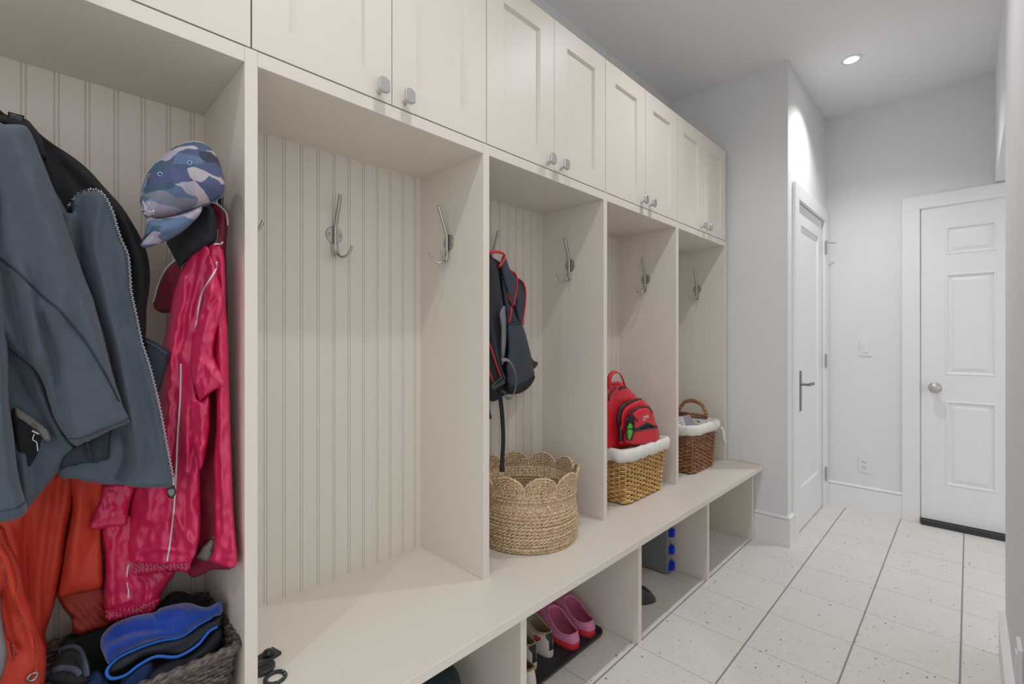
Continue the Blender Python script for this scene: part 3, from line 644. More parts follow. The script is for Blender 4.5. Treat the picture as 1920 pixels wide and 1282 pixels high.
_, s_b2 = cloth('brim', [(350, 420), (372, 400), (384, 384), (398, 388), (404, 404), (408, 426), (407, 449), (398, 460), (380, 473), (360, 484), (346, 494), (339, 505), (330, 490), (320, 470), (312, 452), (330, 440)], bp_, BLK, c2, .02, 20, back=.4, off=.0, step=5, folds=[([(345, 470), (375, 430)], 26, .016)], rough=None, seed=43)
cord('brim_edge', [(408, 430), (407, 449), (398, 460), (380, 473), (360, 484), (346, 494), (339, 504)], s_b2, .0012, mat('cap_edge', (120, 112, 108), .7), c2, lift=0)
cloth('crown', [(318, 392), (330, 340), (360, 318), (392, 330), (402, 360), (400, 385), (384, 396), (350, 410)], bp_, BLK, c2, .02, 30, back=1.2, off=-.03, step=6, rough=None, seed=44)

# ---- tray basket with hats and gloves in the first locker
def rrect(cx_, cy_, hx, hy, rad, n=6):
    out = []
    for sx, sy, a0 in ((1, 1, 0), (-1, 1, 90), (-1, -1, 180), (1, -1, 270)):
        for k in range(n + 1):
            a = math.radians(a0 + 90 * k / n); out.append((cx_ + sx * (hx - rad) + rad * math.cos(a), cy_ + sy * (hy - rad) + rad * math.sin(a)))
    return out
def arcpos(poly, spacing):
    P = [np.array(p) for p in poly]; P.append(P[0]); L = [0]
    for a, b_ in zip(P, P[1:]): L.append(L[-1] + np.linalg.norm(b_ - a))
    n = int(round(L[-1] / spacing)); n += n % 2; out = []; i = 0
    for k in range(n):
        s = L[-1] * k / n
        while L[i + 1] < s: i += 1
        t = (P[i + 1] - P[i]); tl = np.linalg.norm(t); t = t / tl; p = P[i] + t * (s - L[i]); out.append((p, np.array([t[1], -t[0]])))
    return out
def wicker(name, cx_, cy_, hx0, hy0, hx1, hy1, z0, z1, m, parent, pitch=.0095, stake=.021, rad=.0042, amp=.0045, sides=6, bottom=True, brow=2):
    bm = B(); rows = int((z1 - z0) / pitch)
    ns = None
    for k in range(rows):
        t = (k + .5) / rows; z = z0 + (z1 - z0) * t
        pts = arcpos(rrect(cx_, cy_, hx0 + (hx1 - hx0) * t, hy0 + (hy1 - hy0) * t, .03), stake / 2) if ns is None else pts
        pl = rrect(cx_, cy_, hx0 + (hx1 - hx0) * t, hy0 + (hy1 - hy0) * t, .03)
        P = arcpos(pl, stake / 2)
        if ns is None: ns = len(P) // 4 * 4
        # constant count
        Lp = [np.array(p) for p in pl]; Lp.append(Lp[0]); L = [0]
        for a, b_ in zip(Lp, Lp[1:]): L.append(L[-1] + np.linalg.norm(b_ - a))
        Q = []; i = 0
        for j in range(ns):
            s = L[-1] * j / ns
            while L[i + 1] < s: i += 1
            tt = Lp[i + 1] - Lp[i]; tl = np.linalg.norm(tt); tt = tt / tl; p = Lp[i] + tt * (s - L[i]); nn = np.array([tt[1], -tt[0]])
            sg = (0, 1, 0, -1)[j % 4] * (1 if k % 2 else -1); q = p + nn * amp * sg
            Q.append((q[0], q[1], z + random.uniform(-.0006, .0006) + (.0011 * sg)))
        thickb = 1.35 if (k < brow or k >= rows - 1) else random.uniform(.88, 1.08)
        tube(bm, Q, rad * thickb, sides, closed=True)
    for j in range(0, ns, 2):
        P = []
        for t in (0, 1):
            pl = rrect(cx_, cy_, hx0 + (hx1 - hx0) * t, hy0 + (hy1 - hy0) * t, .03); Lp = [np.array(p) for p in pl]; Lp.append(Lp[0]); L = [0]
            for a, b_ in zip(Lp, Lp[1:]): L.append(L[-1] + np.linalg.norm(b_ - a))
            s = L[-1] * (j + 0) / ns; i = 0
            while L[i + 1] < s: i += 1
            tt = Lp[i + 1] - Lp[i]; p = Lp[i] + tt / np.linalg.norm(tt) * (s - L[i]); P.append((p[0], p[1], z0 + (z1 - z0) * t))
        tube(bm, P, .0028, 5)
    if bottom: 
        bb = rrect(cx_, cy_, hx0 - .004, hy0 - .004, .028); A = [bm.verts.new((x, y, z0 + .002)) for x, y in bb]; C = [bm.verts.new((x, y, z0 + .008)) for x, y in bb]
        bm.faces.new(list(reversed(A))); bm.faces.new(C)
        for i in range(len(A)): bm.faces.new((A[i], A[(i + 1) % len(A)], C[(i + 1) % len(A)], C[i]))
    return put(name, bm, m, parent, smooth=True)
def straw(name, c0, c1, scale=60, rough=.6, stretch=(1, 1, 3)):
    m = bpy.data.materials.new(name); m.use_nodes = True; nt = m.node_tree; N = nt.nodes; L = nt.links; p = N['Principled BSDF']; p.inputs['Roughness'].default_value = rough
    tc = N.new('ShaderNodeTexCoord'); mp = N.new('ShaderNodeMapping'); mp.inputs['Scale'].default_value = stretch; L.new(tc.outputs['Object'], mp.inputs[0])
    nz = N.new('ShaderNodeTexNoise'); nz.inputs['Scale'].default_value = scale; nz.inputs['Detail'].default_value = 3; L.new(mp.outputs[0], nz.inputs['Vector'])
    cr = N.new('ShaderNodeValToRGB'); cr.color_ramp.elements[0].position = .35; cr.color_ramp.elements[1].position = .65; cr.color_ramp.elements[0].color = srgb(c0); cr.color_ramp.elements[1].color = srgb(c1)
    L.new(nz.outputs['Fac'], cr.inputs[0]); L.new(cr.outputs[0], p.inputs['Base Color'])
    b = N.new('ShaderNodeBump'); b.inputs['Strength'].default_value = .3; b.inputs['Distance'].default_value = .001; L.new(nz.outputs['Fac'], b.inputs['Height']); L.new(b.outputs['Normal'], p.inputs['Normal']); return m
DKW = straw('dark_grey_rope', (52, 44, 42), (120, 104, 98), 90)
tb = thing('tray_basket', 'low dark brown woven tray full of hats and gloves below the hanging jackets', 'basket', (.1, 1.25, ZB))
wicker('woven_body', .085, 1.25, .205, .128, .222, .142, ZB + .004, .548, DKW, tb, pitch=.0085, stake=.016, rad=.0048, amp=.003)
b = B(); P = []
pl = rrect(.085, 1.25, .225, .145, .03, 8)
tube(b, [(x, y, .552) for x, y in pl], .0085, 8, closed=True)
nR = 150; ap = arcpos(pl, .0075)
for sgn in (0, 1):
    tube(b, [(p[0] + n_[0] * .007 * math.cos(k * .9 + sgn * math.pi), p[1] + n_[1] * .007 * math.cos(k * .9 + sgn * math.pi), .552 + .007 * math.sin(k * .9 + sgn * math.pi)) for k, (p, n_) in enumerate(ap)], .0048, 6, closed=True)
put('braided_rim', b, DKW, tb, smooth=True)
BLUE = mat('royal_blue_fleece', (10, 60, 158), .95, bump=.6, bscale=350, sheen=.4, bdist=.003); BLUET = mat('bright_blue_trim', (40, 110, 205), .7, bump=.3, bscale=600)
CHAR = mat('charcoal_fabric', (44, 48, 56), .9, bump=.4, bscale=300); NAVYK = mat('navy_knit', (26, 50, 92), .95, bump=.8, bscale=260, bdist=.003)
DGRN = mat('dark_green_nylon', (38, 50, 54), .5, bump=.3, bscale=60)
def tilt(px, py, depthY, n): 
    r = ray(px, py); return Plane(EYE + r * (depthY / r.y), n)
pA = tilt(300, 1170, 1.27, (-.15, -.62, .75))
ht = thing('fleece_hat', 'royal blue fleece hat with dark lining, on the pile in the dark tray', 'hat', (.2, 1.27, .56))
_, s1 = cloth('fleece_shell', [(188, 1210), (192, 1190), (205, 1175), (225, 1163), (255, 1153), (290, 1147), (300, 1140), (330, 1132), (355, 1130), (385, 1138), (405, 1130), (414, 1128), (416, 1150), (395, 1158), (375, 1168), (340, 1192), (300, 1199), (262, 1212), (225, 1228), (206, 1246), (196, 1232)], pA, BLUE, ht, .034, 16, off=.03,
      folds=[([(200, 1200), (260, 1180), (330, 1178)], 9, -.012), ([(290, 1150), (298, 1162), (330, 1150)], 7, -.010), ([(310, 1150), (340, 1145), (355, 1160)], 9, .010), ([(200, 1220), (240, 1200), (300, 1190)], 7, .008)], rough=(.005, 18), step=4, seed=51)
_, s2 = cloth('dark_lining', [(205, 1248), (220, 1232), (262, 1214), (300, 1201), (340, 1193), (372, 1172), (398, 1160), (416, 1150), (412, 1175), (398, 1182), (380, 1200), (352, 1222), (335, 1228), (300, 1226), (270, 1232), (240, 1250), (215, 1262), (203, 1262)], pA, CHAR, ht, .02, 9, off=.016, step=4, folds=[([(260, 1222), (330, 1206), (360, 1190)], 8, .012)], seed=52)
cord('edge_trim', [(414, 1130), (412, 1142), (395, 1158), (375, 1169), (340, 1193), (300, 1201), (262, 1214), (225, 1231), (206, 1248), (200, 1262), (210, 1272), (235, 1266), (262, 1246), (292, 1231), (325, 1232), (345, 1226), (372, 1208), (392, 1184), (408, 1175)], lambda x, y, l: pA.at(x, y, .040), .0032, BLUET, ht)
gl = thing('glove', 'charcoal and dark green glove at the right front of the dark tray', 'glove', (.22, 1.2, .53))
_, s3 = cloth('palm', [(262, 1282), (275, 1262), (300, 1246), (330, 1234), (355, 1228), (385, 1200), (400, 1180), (416, 1178), (418, 1196), (408, 1215), (396, 1228), (350, 1252), (310, 1268), (290, 1290), (262, 1292)], pA, CHAR, gl, .024, 10, off=-.004, step=5, folds=[([(350, 1240), (380, 1220), (400, 1200)], 7, .010)], seed=53)
cloth('nylon_cuff', [(270, 1290), (276, 1272), (300, 1262), (330, 1254), (360, 1250), (398, 1228), (402, 1234), (380, 1246), (345, 1262), (318, 1270), (300, 1290)], pA, DGRN, gl, .016, 6, off=.012, step=4, folds=[([(285, 1270), (330, 1262)], 4, -.006)], seed=54)
gk = thing('knit_hat', 'navy blue knitted hat at the front centre of the dark tray', 'hat', (.1, 1.2, .53))
cloth('knit_cap', [(222, 1290), (232, 1270), (250, 1250), (275, 1236), (290, 1246), (282, 1268), (268, 1292), (240, 1300)], pA, NAVYK, gk, .03, 12, off=.006, step=5, seed=55)
gk = thing('knit_mitten', 'navy blue mitten at the front left of the dark tray', 'mitten', (.05, 1.2, .52))
cloth('mitten', [(130, 1292), (145, 1276), (165, 1264), (182, 1255), (198, 1268), (205, 1290), (180, 1305), (150, 1305)], pA, NAVYK, gk, .024, 10, off=.0, step=5, seed=56)
bh = thing('strapped_glove', 'black glove with a grey strap at the left in the dark tray', 'glove', (.0, 1.22, .53))
_, s5 = cloth('glove_back', [(92, 1276), (98, 1248), (112, 1222), (125, 1210), (150, 1210), (165, 1228), (172, 1260), (168, 1282), (130, 1290)], pA, BLK, bh, .03, 14, off=.004, step=5, folds=[([(110, 1230), (140, 1225), (160, 1260)], 7, .01)], seed=57)
cord('strap', [(100, 1258), (118, 1252), (140, 1256), (150, 1266)], s5, .006, mat('grey_webbing', (70, 80, 92), .6), bh, flat=.002)
cord('strap', [(112, 1220), (132, 1214), (148, 1220), (158, 1244), (162, 1268)], s5, .006, mat('grey_webbing', (70, 80, 92), .6), bh, flat=.002)
bw = thing('wool_scarf', 'black scarf bunched along the back of the dark tray', 'scarf', (.1, 1.33, .53))
_, s6 = cloth('scarf', [(110, 1215), (125, 1195), (160, 1180), (210, 1165), (260, 1150), (300, 1130), (318, 1112), (340, 1108), (365, 1118), (392, 1130), (410, 1150), (416, 1190), (400, 1230), (330, 1260), (240, 1280), (170, 1275), (120, 1262)], pA, LINING, bw, .02, 12, off=-.034, step=8, rough=(.012, 22), folds=[([(310, 1124), (340, 1116), (365, 1128)], 6, .012)], seed=58)

# ---- small things on the bench
LENS = mat('matte_black_rubber', (44, 46, 52), .45)
x, y = .376, 1.105; t = thing('lens_ring', 'flat black ring with small white marks lying on the bench in the empty locker', 'ring', (x, y, ZB))
put('ring_body', lathe(B(), [(.0155, .0005), (.0235, .0005), (.0245, .003), (.0225, .006), (.0175, .0062), (.0155, .004), (.0155, .0005)], (x, y, ZB), 40, capa=False), LENS, t, smooth=True)
b = B()
for a in range(-110, 40, 18):
    if a % 36 == 34: continue
    a = math.radians(a); c_ = Vector((x + .0195 * math.cos(a), y + .0195 * math.sin(a), ZB + .0063)); tube(b, [c_ - Vector((math.cos(a), math.sin(a), 0)) * .0012, c_ + Vector((math.cos(a), math.sin(a), 0)) * .0012], .0006, 4)
put('white_marks', b, PLASTW, t)
x, y = .3655, 1.155; t = thing('round_cap', 'dark grey round cap lying between the black ring and the square clip', 'lid', (x, y, ZB))
put('cap_body', lathe(B(), [(.001, .0005), (.024, .0005), (.0262, .003), (.0262, .008), (.0245, .0105), (.021, .011), (.0205, .010), (.001, .010)], (x, y, ZB), 40), LENS, t, smooth=True)
put('finger_grip', bx(x - .012, x + .012, y - .0015, y + .0015, ZB + .0095, ZB + .0118), LENS, t)
x, y = .392, 1.192; t = thing('clip_mount', 'small dark square clip with a glossy knob standing behind the round cap on the bench', 'clip', (x, y, ZB))
b = bx(-.020, .020, -.018, .018, 0, .008); bmesh.ops.rotate(b, verts=b.verts, cent=(0, 0, 0), matrix=Matrix.Rotation(.25, 3, 'Z')); bmesh.ops.translate(b, verts=b.verts, vec=(x, y, ZB)); put('square_base', b, LENS, t, bevel=.0015)
put('glossy_knob', lathe(B(), [(.001, .008), (.012, .008), (.013, .012), (.011, .018), (.006, .021), (.001, .0215)], (x - .004, y - .004, ZB), 24), mat('glossy_black', (20, 21, 26), .12), t, smooth=True)
t = put('paper_tag', bx(.165, .215, 1.14, 1.18, ZB + .0004, ZB + .0012), PLASTW); tag(t, 'small white paper corner on the bench just in front of the dark tray', 'paper'); t.location = (.235, 1.108, ZB + .0004); t.rotation_euler = (0, 0, .5)

# ------------------------------------------------------------------ dark backpack on the hook of the third locker
PACK = mat('charcoal_nylon', (50, 58, 70), .7, bump=.35, bscale=400, var=.08, vscale=400)
PACKM = mat('black_air_mesh', (38, 40, 46), .9, bump=.9, bscale=450)
REDP = mat('red_webbing', (206, 30, 38), .55); GREYW = mat('grey_strap', (116, 116, 122), .6)
kp = vplane(919, 1.235, 1002, 1.355)
bp = thing('backpack', 'dark backpack with red trim and dangling straps hanging above the scalloped basket', 'backpack', (1.2, 1.3, .9))
_, k1 = cloth('back_body', [(912, 490), (925, 484), (945, 500), (960, 540), (972, 600), (988, 640), (1000, 690), (1002, 708), (993, 725), (975, 736), (951, 739), (912, 733)], kp, PACKM, bp, .05, 20, off=-.03, back=1.2, seed=61)
_, k2 = cloth('back_padding', [(912, 478), (922, 482), (932, 500), (938, 530), (944, 570), (949, 600), (946, 650), (940, 690), (930, 706), (922, 720), (912, 722)], kp, PACKM, bp, .035, 10, off=.01, folds=[([(930, 500), (936, 560), (938, 620)], 3, -.004)], step=5, seed=62)
_, k3 = cloth('shoulder_strap', [(962, 522), (970, 522), (978, 528), (984, 537), (986, 556), (984, 580), (981, 610), (974, 612), (968, 590), (966, 560)], kp, PACK, bp, .016, 6, off=-.01, step=4, seed=63)
cord('red_piping', [(969, 522), (977, 526), (983, 535), (985.5, 553), (983, 585), (979, 606), (977, 616)], k3, .0034, REDP, bp)
_, k4 = cloth('shoulder_strap', [(945, 478), (951, 490), (956, 504), (964, 512), (970, 526), (968, 545), (964, 572), (958, 578), (950, 550), (942, 520), (938, 500), (940, 486)], kp, PACK, bp, .022, 7, off=.012, step=4, seed=64)
cord('red_piping', [(958, 508), (965, 512), (969, 523), (968.5, 543), (965, 560), (962, 573)], k4, .0036, REDP, bp)
cord('haul_loop', [(916, 473), (926, 472), (938, 473), (946, 479), (943, 490), (936, 500)], lambda x, y, l: kp.at(x, y, .03), .0048, REDP, bp)
_, k5 = cloth('side_panel', [(938, 500), (944, 520), (950, 545), (958, 572), (970, 598), (974, 608), (950, 612), (948, 590), (943, 560)], kp, SLATE_D, bp, .02, 8, off=.012, step=4, seed=65)
cord('red_piping', [(951, 551), (957, 565), (958.5, 580), (955, 605)], k5, .0036, REDP, bp)
_, k6 = cloth('side_pocket', [(951, 607), (963, 606), (976, 604), (984, 622), (993, 655), (1000, 690), (1002, 710), (992, 724), (975, 735), (958, 736), (950, 720), (948, 690), (951, 660), (950, 630)], kp, PACK, bp, .035, 14, off=.022, step=4,
      folds=[([(960, 615), (958, 670), (962, 710)], 4, .004), ([(972, 615), (978, 660), (982, 700)], 4, .004)], gather=(((950, 614), (980, 611)), 8, 4, .003), seed=66)
cord('pocket_hem', [(950, 609), (963, 610), (977, 606)], k6, .003, SLATE_D, bp)
cloth('pocket_base', [(952, 722), (970, 720), (990, 712), (1002, 704), (1002, 711), (992, 726), (975, 737), (953, 738)], kp, LINING, bp, .03, 6, off=.035, step=4, seed=67)
_, k7 = cloth('grey_side_strap', [(937, 588), (946, 573), (949, 600), (949, 640), (946, 668), (942, 684), (940, 650), (940, 615)], kp, GREYW, bp, .006, 4, off=.05, step=4, rough=None)
cord('webbing_loop', [(941, 676), (948, 674), (956, 678), (964, 692), (968, 710), (966, 730), (959, 745), (951, 745), (948, 741)], lambda x, y, l: kp.at(x, y, .07), .007, GREYW, bp, flat=.0016)
cord('red_piping', [(916, 640), (922, 656), (930, 682), (940, 710)], lambda x, y, l: kp.at(x, y, .06), .003, REDP, bp)
cord('red_piping', [(915, 690), (920, 704), (925, 716)], lambda x, y, l: kp.at(x, y, .055), .003, REDP, bp)
cord('hip_strap', [(918, 600), (924, 640), (932, 680), (944, 712)], lambda x, y, l: kp.at(x, y, .05), .010, SLATE_D, bp, flat=.004)
b = B()
for pts in ([(922, 728), (927, 718), (940, 708)], [(925, 731), (932, 721), (944, 713)]): tube(b, [kp.at(x, y, .072) for x, y in pts], .004, 6)
tube(b, [kp.at(921, 730, .07), kp.at(946, 716, .07)], [(.006, .003)] * 2, 8); tube(b, [kp.at(938, 732, .065), kp.at(946, 736, .065)], .006, 8)
put('buckle', b, BLACKP, bp)
cord('webbing_tail', [(935, 722), (938, 745), (941, 771), (943, 800), (943.5, 830), (942, 860), (941, 878)], lambda x, y, l: kp.at(x, y, .055), .0075, PACKM, bp, flat=.0015)
cord('webbing_tip', [(941, 874), (941.5, 884)], lambda x, y, l: kp.at(x, y, .055), .009, PACKM, bp, flat=.003)
cord('webbing_tail', [(921, 728), (917, 745), (916, 764), (918, 776), (920, 785)], lambda x, y, l: kp.at(x, y, .06), .004, PACKM, bp, flat=.0015)
cloth('side_tab', [(996, 670), (1001, 676), (1009, 680), (1006, 687), (1001, 691), (995, 684)], kp, BLACKP, bp, .005, 3, step=3, rough=None, off=-.0)

# ------------------------------------------------------------------ scalloped seagrass basket
SEA = straw('seagrass_rope', (176, 144, 106), (226, 202, 168), 130, .7, (1, 1, 1))
bc = (1.345, 1.236); R0 = .192
sb = thing('scalloped_basket', 'round twisted seagrass basket with a scalloped rim below the dark backpack', 'basket', (bc[0], bc[1], ZB))
b = B(); rows = 18; rp = .0118
for k in range(rows):
    z = ZB + .007 + k * rp; t = k / (rows - 1); Rr = R0 * (.955 + .045 * math.sin(math.pi * min(1, t * 1.25 + .15)) ) if t < .85 else R0 * (.985 - .02 * (t - .85))
    n = 150; P = []; rad = []; ph = random.uniform(0, 6)
    wob = random.uniform(-.0012, .0012)
    for j in range(n):
        a = 2 * math.pi * j / n; P.append((bc[0] + (Rr + wob) * math.cos(a), bc[1] + (Rr + wob) * math.sin(a), z + .0008 * math.sin(3 * a + ph)))
        rad.append(.0064)
    # two strands twisted round each other make the rope
    for s in (0, 1):
        Q = []
        for j in range(n * 2):
            a = 2 * math.pi * j / (n * 2); tw = a * 36 + s * math.pi + ph; rr = Rr + wob + .0030 * math.cos(tw)
            Q.append((bc[0] + rr * math.cos(a), bc[1] + rr * math.sin(a), z + .0008 * math.sin(3 * a + ph) + .0030 * math.sin(tw)))
        tube(b, Q, .0044, 5, closed=True)
lathe(b, [(.001, .004), (R0 * .93, .004), (R0 * .95, .010), (.001, .010)], (bc[0], bc[1], ZB), 48)
lathe(b, [(R0 * .955, .006), (R0 * .975, .10), (R0 * .97, .214), (R0 * .95, .214), (R0 * .955, .10), (R0 * .935, .006)], (bc[0], bc[1], ZB), 60, capa=False)
put('woven_body', b, SEA, sb, smooth=True)
NS = 10; ztop = ZB + .214
for q in range(NS):
    a0 = math.radians(-132 + 36 * q + 10); b = B(); Rs = R0 * .985
    def cyl(u, v): 
        a = a0 + u / Rs; fl = Rs + .010 * max(0, v) / .05; return (bc[0] + fl * math.cos(a), bc[1] + fl * math.sin(a), ztop + v)
    for ring in range(6):
        r = .009 + ring * .0100
        for s in (0, 1):
            Q = []; n = 26 + ring * 10
            for j in range(n + 1):
                th = -.5 + (math.pi + 1.0) * j / n; tw = r * th * 190 + s * math.pi
                u, v = (r + .002 * math.cos(tw)) * math.cos(th), (r + .002 * math.cos(tw)) * math.sin(th) * .93; p = cyl(u, v); off = .0026 * math.sin(tw)
                Q.append((p[0] + off * math.cos(a0), p[1] + off * math.sin(a0), p[2]))
            tube(b, Q, .0040, 5)
    put('scallop', b, SEA, sb, smooth=True)

# ------------------------------------------------------------------ lined wicker baskets
HONEY = straw('honey_wicker', (192, 142, 74), (240, 200, 134), 30, .45); BROWN = straw('brown_wicker', (120, 74, 46), (188, 132, 94), 30, .45)
LINEN = mat('white_cotton_liner', (232, 228, 222), .9, bump=.35, bscale=60, bdist=.004)
def liner(parent, cx_, cy_, hx, hy, zt, drop, inner, seed):
    bm = B(); rings = []
    prof = [(-.036, -inner), (-.018, -.04), (-.002, -.004), (.008, .005), (.020, .002), (.026, -.012), (.025, -drop * .6), (.018, -drop), (.012, -drop + .003), (.012, -.02)]
    base = arcpos(rrect(cx_, cy_, hx, hy, .04, 8), .008)
    for j, (p, n_) in enumerate(base):
        s = j * .008; r = []
        for i, (o_, z) in enumerate(prof):
            nz = noise.noise(Vector((s * 22, z * 18, seed))) ; nz2 = noise.noise(Vector((s * 60, z * 10, seed + 4)))
            o2 = o_ + (.006 * nz + .003 * nz2) * (1 if i > 2 else .3); zz = zt + z + (.006 * nz if i in (3, 4, 5) else (.008 * nz2 if i in (6, 7, 8) else 0))
            r.append(bm.verts.new((p[0] + n_[0] * o2, p[1] + n_[1] * o2, zz)))
        rings.append(r)
    for i in range(len(rings)):
        a, c = rings[i], rings[(i + 1) % len(rings)]
        for k in range(len(prof) - 1): bm.faces.new((a[k], c[k], c[k + 1], a[k + 1]))
    bmesh.ops.recalc_face_normals(bm, faces=bm.faces)
    return put('cloth_liner', bm, LINEN, parent, smooth=True)
w1 = thing('wicker_basket', 'honey coloured wicker basket with a white cloth liner, holding the red backpack', 'basket', (2.05, 1.26, ZB))
cx1, cy1 = 2.055, 1.262
wicker('wicker_body', cx1, cy1, .178, .145, .203, .158, ZB + .006, .685, HONEY, w1, pitch=.0104, stake=.027, rad=.0038, amp=.0075)
liner(w1, cx1, cy1, .206, .160, .705, .052, .10, 3.0)
w2 = thing('wicker_basket', 'brown wicker basket with a white cloth liner and arched handle, in the farthest locker', 'basket', (2.74, 1.24, ZB))
cx2, cy2 = 2.722, 1.245
wicker('wicker_body', cx2, cy2, .155, .138, .172, .150, ZB + .006, .70, BROWN, w2, pitch=.0104, stake=.026, rad=.0038, amp=.0075)
liner(w2, cx2, cy2, .176, .152, .72, .052, .10, 8.0)
hx_ = cx2 + .172; b = B()
arc = [(hx_, cy2 + .085 * math.cos(a), .725 + .095 * math.sin(a) ** .8) for a in [math.pi * k / 30 for k in range(31)]]
for s in (0, 1, 2):
    tube(b, [(p[0] + .006 * math.cos(i * .8 + s * 2.094), p[1] + .003 * math.sin(i * .8), p[2] + .006 * math.sin(i * .8 + s * 2.094)) for i, p in enumerate(arc)], .0075, 7)
tube(b, [(hx_, cy2 - .085, .735), (hx_, cy2 + .085, .735)], .008, 8); tube(b, [(hx_, cy2 - .085, .722), (hx_, cy2 + .085, .722)], .008, 8)
put('handle', b, BROWN, w2, smooth=True)
b = B()
for d in (0, .012):
    c_ = [(cx2 + .182 + d * .3, cy2 - .162, .672), (cx2 + .19 + d, cy2 - .172, .668), (cx2 + .205 + d, cy2 - .176, .64), (cx2 + .215 + d * 1.2, cy2 - .176, .60), (cx2 + .235 + d, cy2 - .18, .572)]
    tube(b, catmull(c_, .006), [(.0045, .0012)] * len(catmull(c_, .006)), 6)
tube(b, catmull([(cx2 + .186, cy2 - .163, .670), (cx2 + .165, cy2 - .180, .684), (cx2 + .150, cy2 - .182, .668), (cx2 + .172, cy2 - .174, .662), (cx2 + .186, cy2 - .165, .668)], .005), .0026, 6)
put('tie_ribbon', b, LINEN, w2, smooth=True)
PAPER = mat('lilac_paper', (176, 172, 190), .8)
pk = thing('envelope', 'lilac grey envelope tucked inside the brown wicker basket', 'envelope', (2.77, 1.24, .62))
b = bx(-.10, .12, -.011, .011, 0, .13); bmesh.ops.rotate(b, verts=b.verts, cent=(0, 0, 0), matrix=Matrix.Rotation(-.5, 3, 'X')); bmesh.ops.rotate(b, verts=b.verts, cent=(0, 0, 0), matrix=Matrix.Rotation(-.15, 3, 'Z')); bmesh.ops.translate(b, verts=b.verts, vec=(2.74, 1.215, .615)); put('sheet_stack', b, PAPER, pk, bevel=.001)
pk = thing('paper_packet', 'white paper packet with small grey print beside the lilac envelope', 'packet', (2.66, 1.2, .62))
b = bx(-.045, .035, -.008, .008, 0, .13); Mx = Matrix.Translation((2.655, 1.175, .625)) @ Matrix.Rotation(-.1, 4, 'Z') @ Matrix.Rotation(-.45, 4, 'X')
bmesh.ops.transform(b, matrix=Mx, verts=b.verts); put('packet', b, PLASTW, pk, bevel=.001)
b = B()
for i in range(4): box(b, -.03, .015 - .006 * (i % 2), -.0088, -.0082, .118 - i * .012, .121 - i * .012)
bmesh.ops.transform(b, matrix=Mx, verts=b.verts); put('grey_print', b, GREYW, pk)

# ------------------------------------------------------------------ red backpack standing in the honey basket
REDB = mat('red_nylon', (206, 26, 44), .55, bump=.35, bscale=350); ZB_ = mat('black_zip_tape', (30, 28, 32), .5)
rp_ = vplane(1140, 1.20, 1232, 1.17)
rb = thing('backpack', 'red backpack with black zippers standing in the honey coloured wicker basket', 'backpack', (2.0, 1.2, .7))
_, r0 = cloth('bag_body', [(1126, 735), (1140, 722), (1150, 716), (1162, 715), (1172, 721), (1180, 730), (1190, 740), (1201, 750), (1210, 764), (1206, 800), (1190, 835), (1126, 835)], rp_, REDB, rb, .05, 14, back=1.6, step=4,
      folds=[([(1150, 740), (1158, 770), (1150, 820)], 4, -.006), ([(1140, 740), (1145, 780), (1142, 820)], 4, .005), ([(1166, 745), (1172, 752)], 5, .004)], seed=71)
_, r1 = cloth('middle_compartment', [(1160, 826), (1162, 795), (1163, 778), (1170, 764), (1178, 757), (1190, 751), (1203, 748), (1212, 756), (1220, 766), (1222, 800), (1216, 835), (1162, 835)], rp_, REDB, rb, .04, 8, off=.04, step=4, seed=72)
_, r2 = cloth('front_pocket', [(1174, 832), (1173, 800), (1177, 781), (1188, 771), (1202, 763), (1214, 762), (1222, 768), (1227, 782), (1229, 792), (1233, 800), (1232, 830)], rp_, REDB, rb, .03, 8, off=.078, step=4, folds=[([(1190, 806), (1210, 797), (1230, 798)], 3, .006)], seed=73)
for nm, sf, pts, r in (('zipper_tape', r0, [(1160, 731), (1167, 727), (1174, 726)], .006), ('zipper_tape', r0, [(1141, 752), (1145, 737), (1154, 727)], .006),
      ('zipper_tape', r1, [(1175, 757), (1188, 751), (1202, 748.5)], .0065), ('zipper_tape', r1, [(1173, 757), (1165, 766), (1160.5, 782), (1162, 800), (1165, 812), (1163, 826)], .009),
      ('zipper_tape', r2, [(1183, 772), (1190, 768.5), (1202, 763.5), (1214, 763), (1220, 768), (1223, 775)], .0048), ('zipper_tape', r2, [(1183, 772), (1177, 781), (1174.5, 800), (1176, 824)], .0045),
      ('zipper_tape', r2, [(1190, 805), (1200, 801), (1208, 796), (1214, 793), (1222, 797), (1233, 800)], .0045), ('zipper_tape', r2, [(1190, 808), (1212, 803), (1232, 800.5)], .005), ('zipper_tape', r2, [(1186, 779), (1189, 795), (1188, 812), (1184, 824)], .0042)):
    cord(nm, pts, sf, r, ZB_, rb, flat=.0022, step=3, lift=.0005)
rq = Plane(r2(1180, 800, .001), rp_.n)
cloth('open_compartment', [(1178, 784), (1184, 779), (1188, 795), (1188, 812), (1183, 825), (1176, 824), (1175, 802)], rq, LINING, rb, .0015, 3, step=3, rough=None)
rq2 = Plane(r2(1208, 800, .0012), rp_.n)
cloth('open_slot', [(1198, 804), (1206, 797), (1214, 793.5), (1222, 797), (1230, 800), (1212, 803)], rq2, LINING, rb, .0012, 3, step=3, rough=None)
cord('zipper_pull', [(1184, 774), (1190, 783), (1196, 790)], r2, .0042, mat('maroon_cord', (96, 26, 36), .6), rb, flat=.002, lift=.003)
cord('carry_handle', [(1143, 728), (1142, 712), (1146, 701), (1153, 697), (1161, 700), (1167, 709), (1171, 722)], lambda x, y, l: rp_.at(x, y, .045), .010, REDB, rb, flat=.003, step=3)
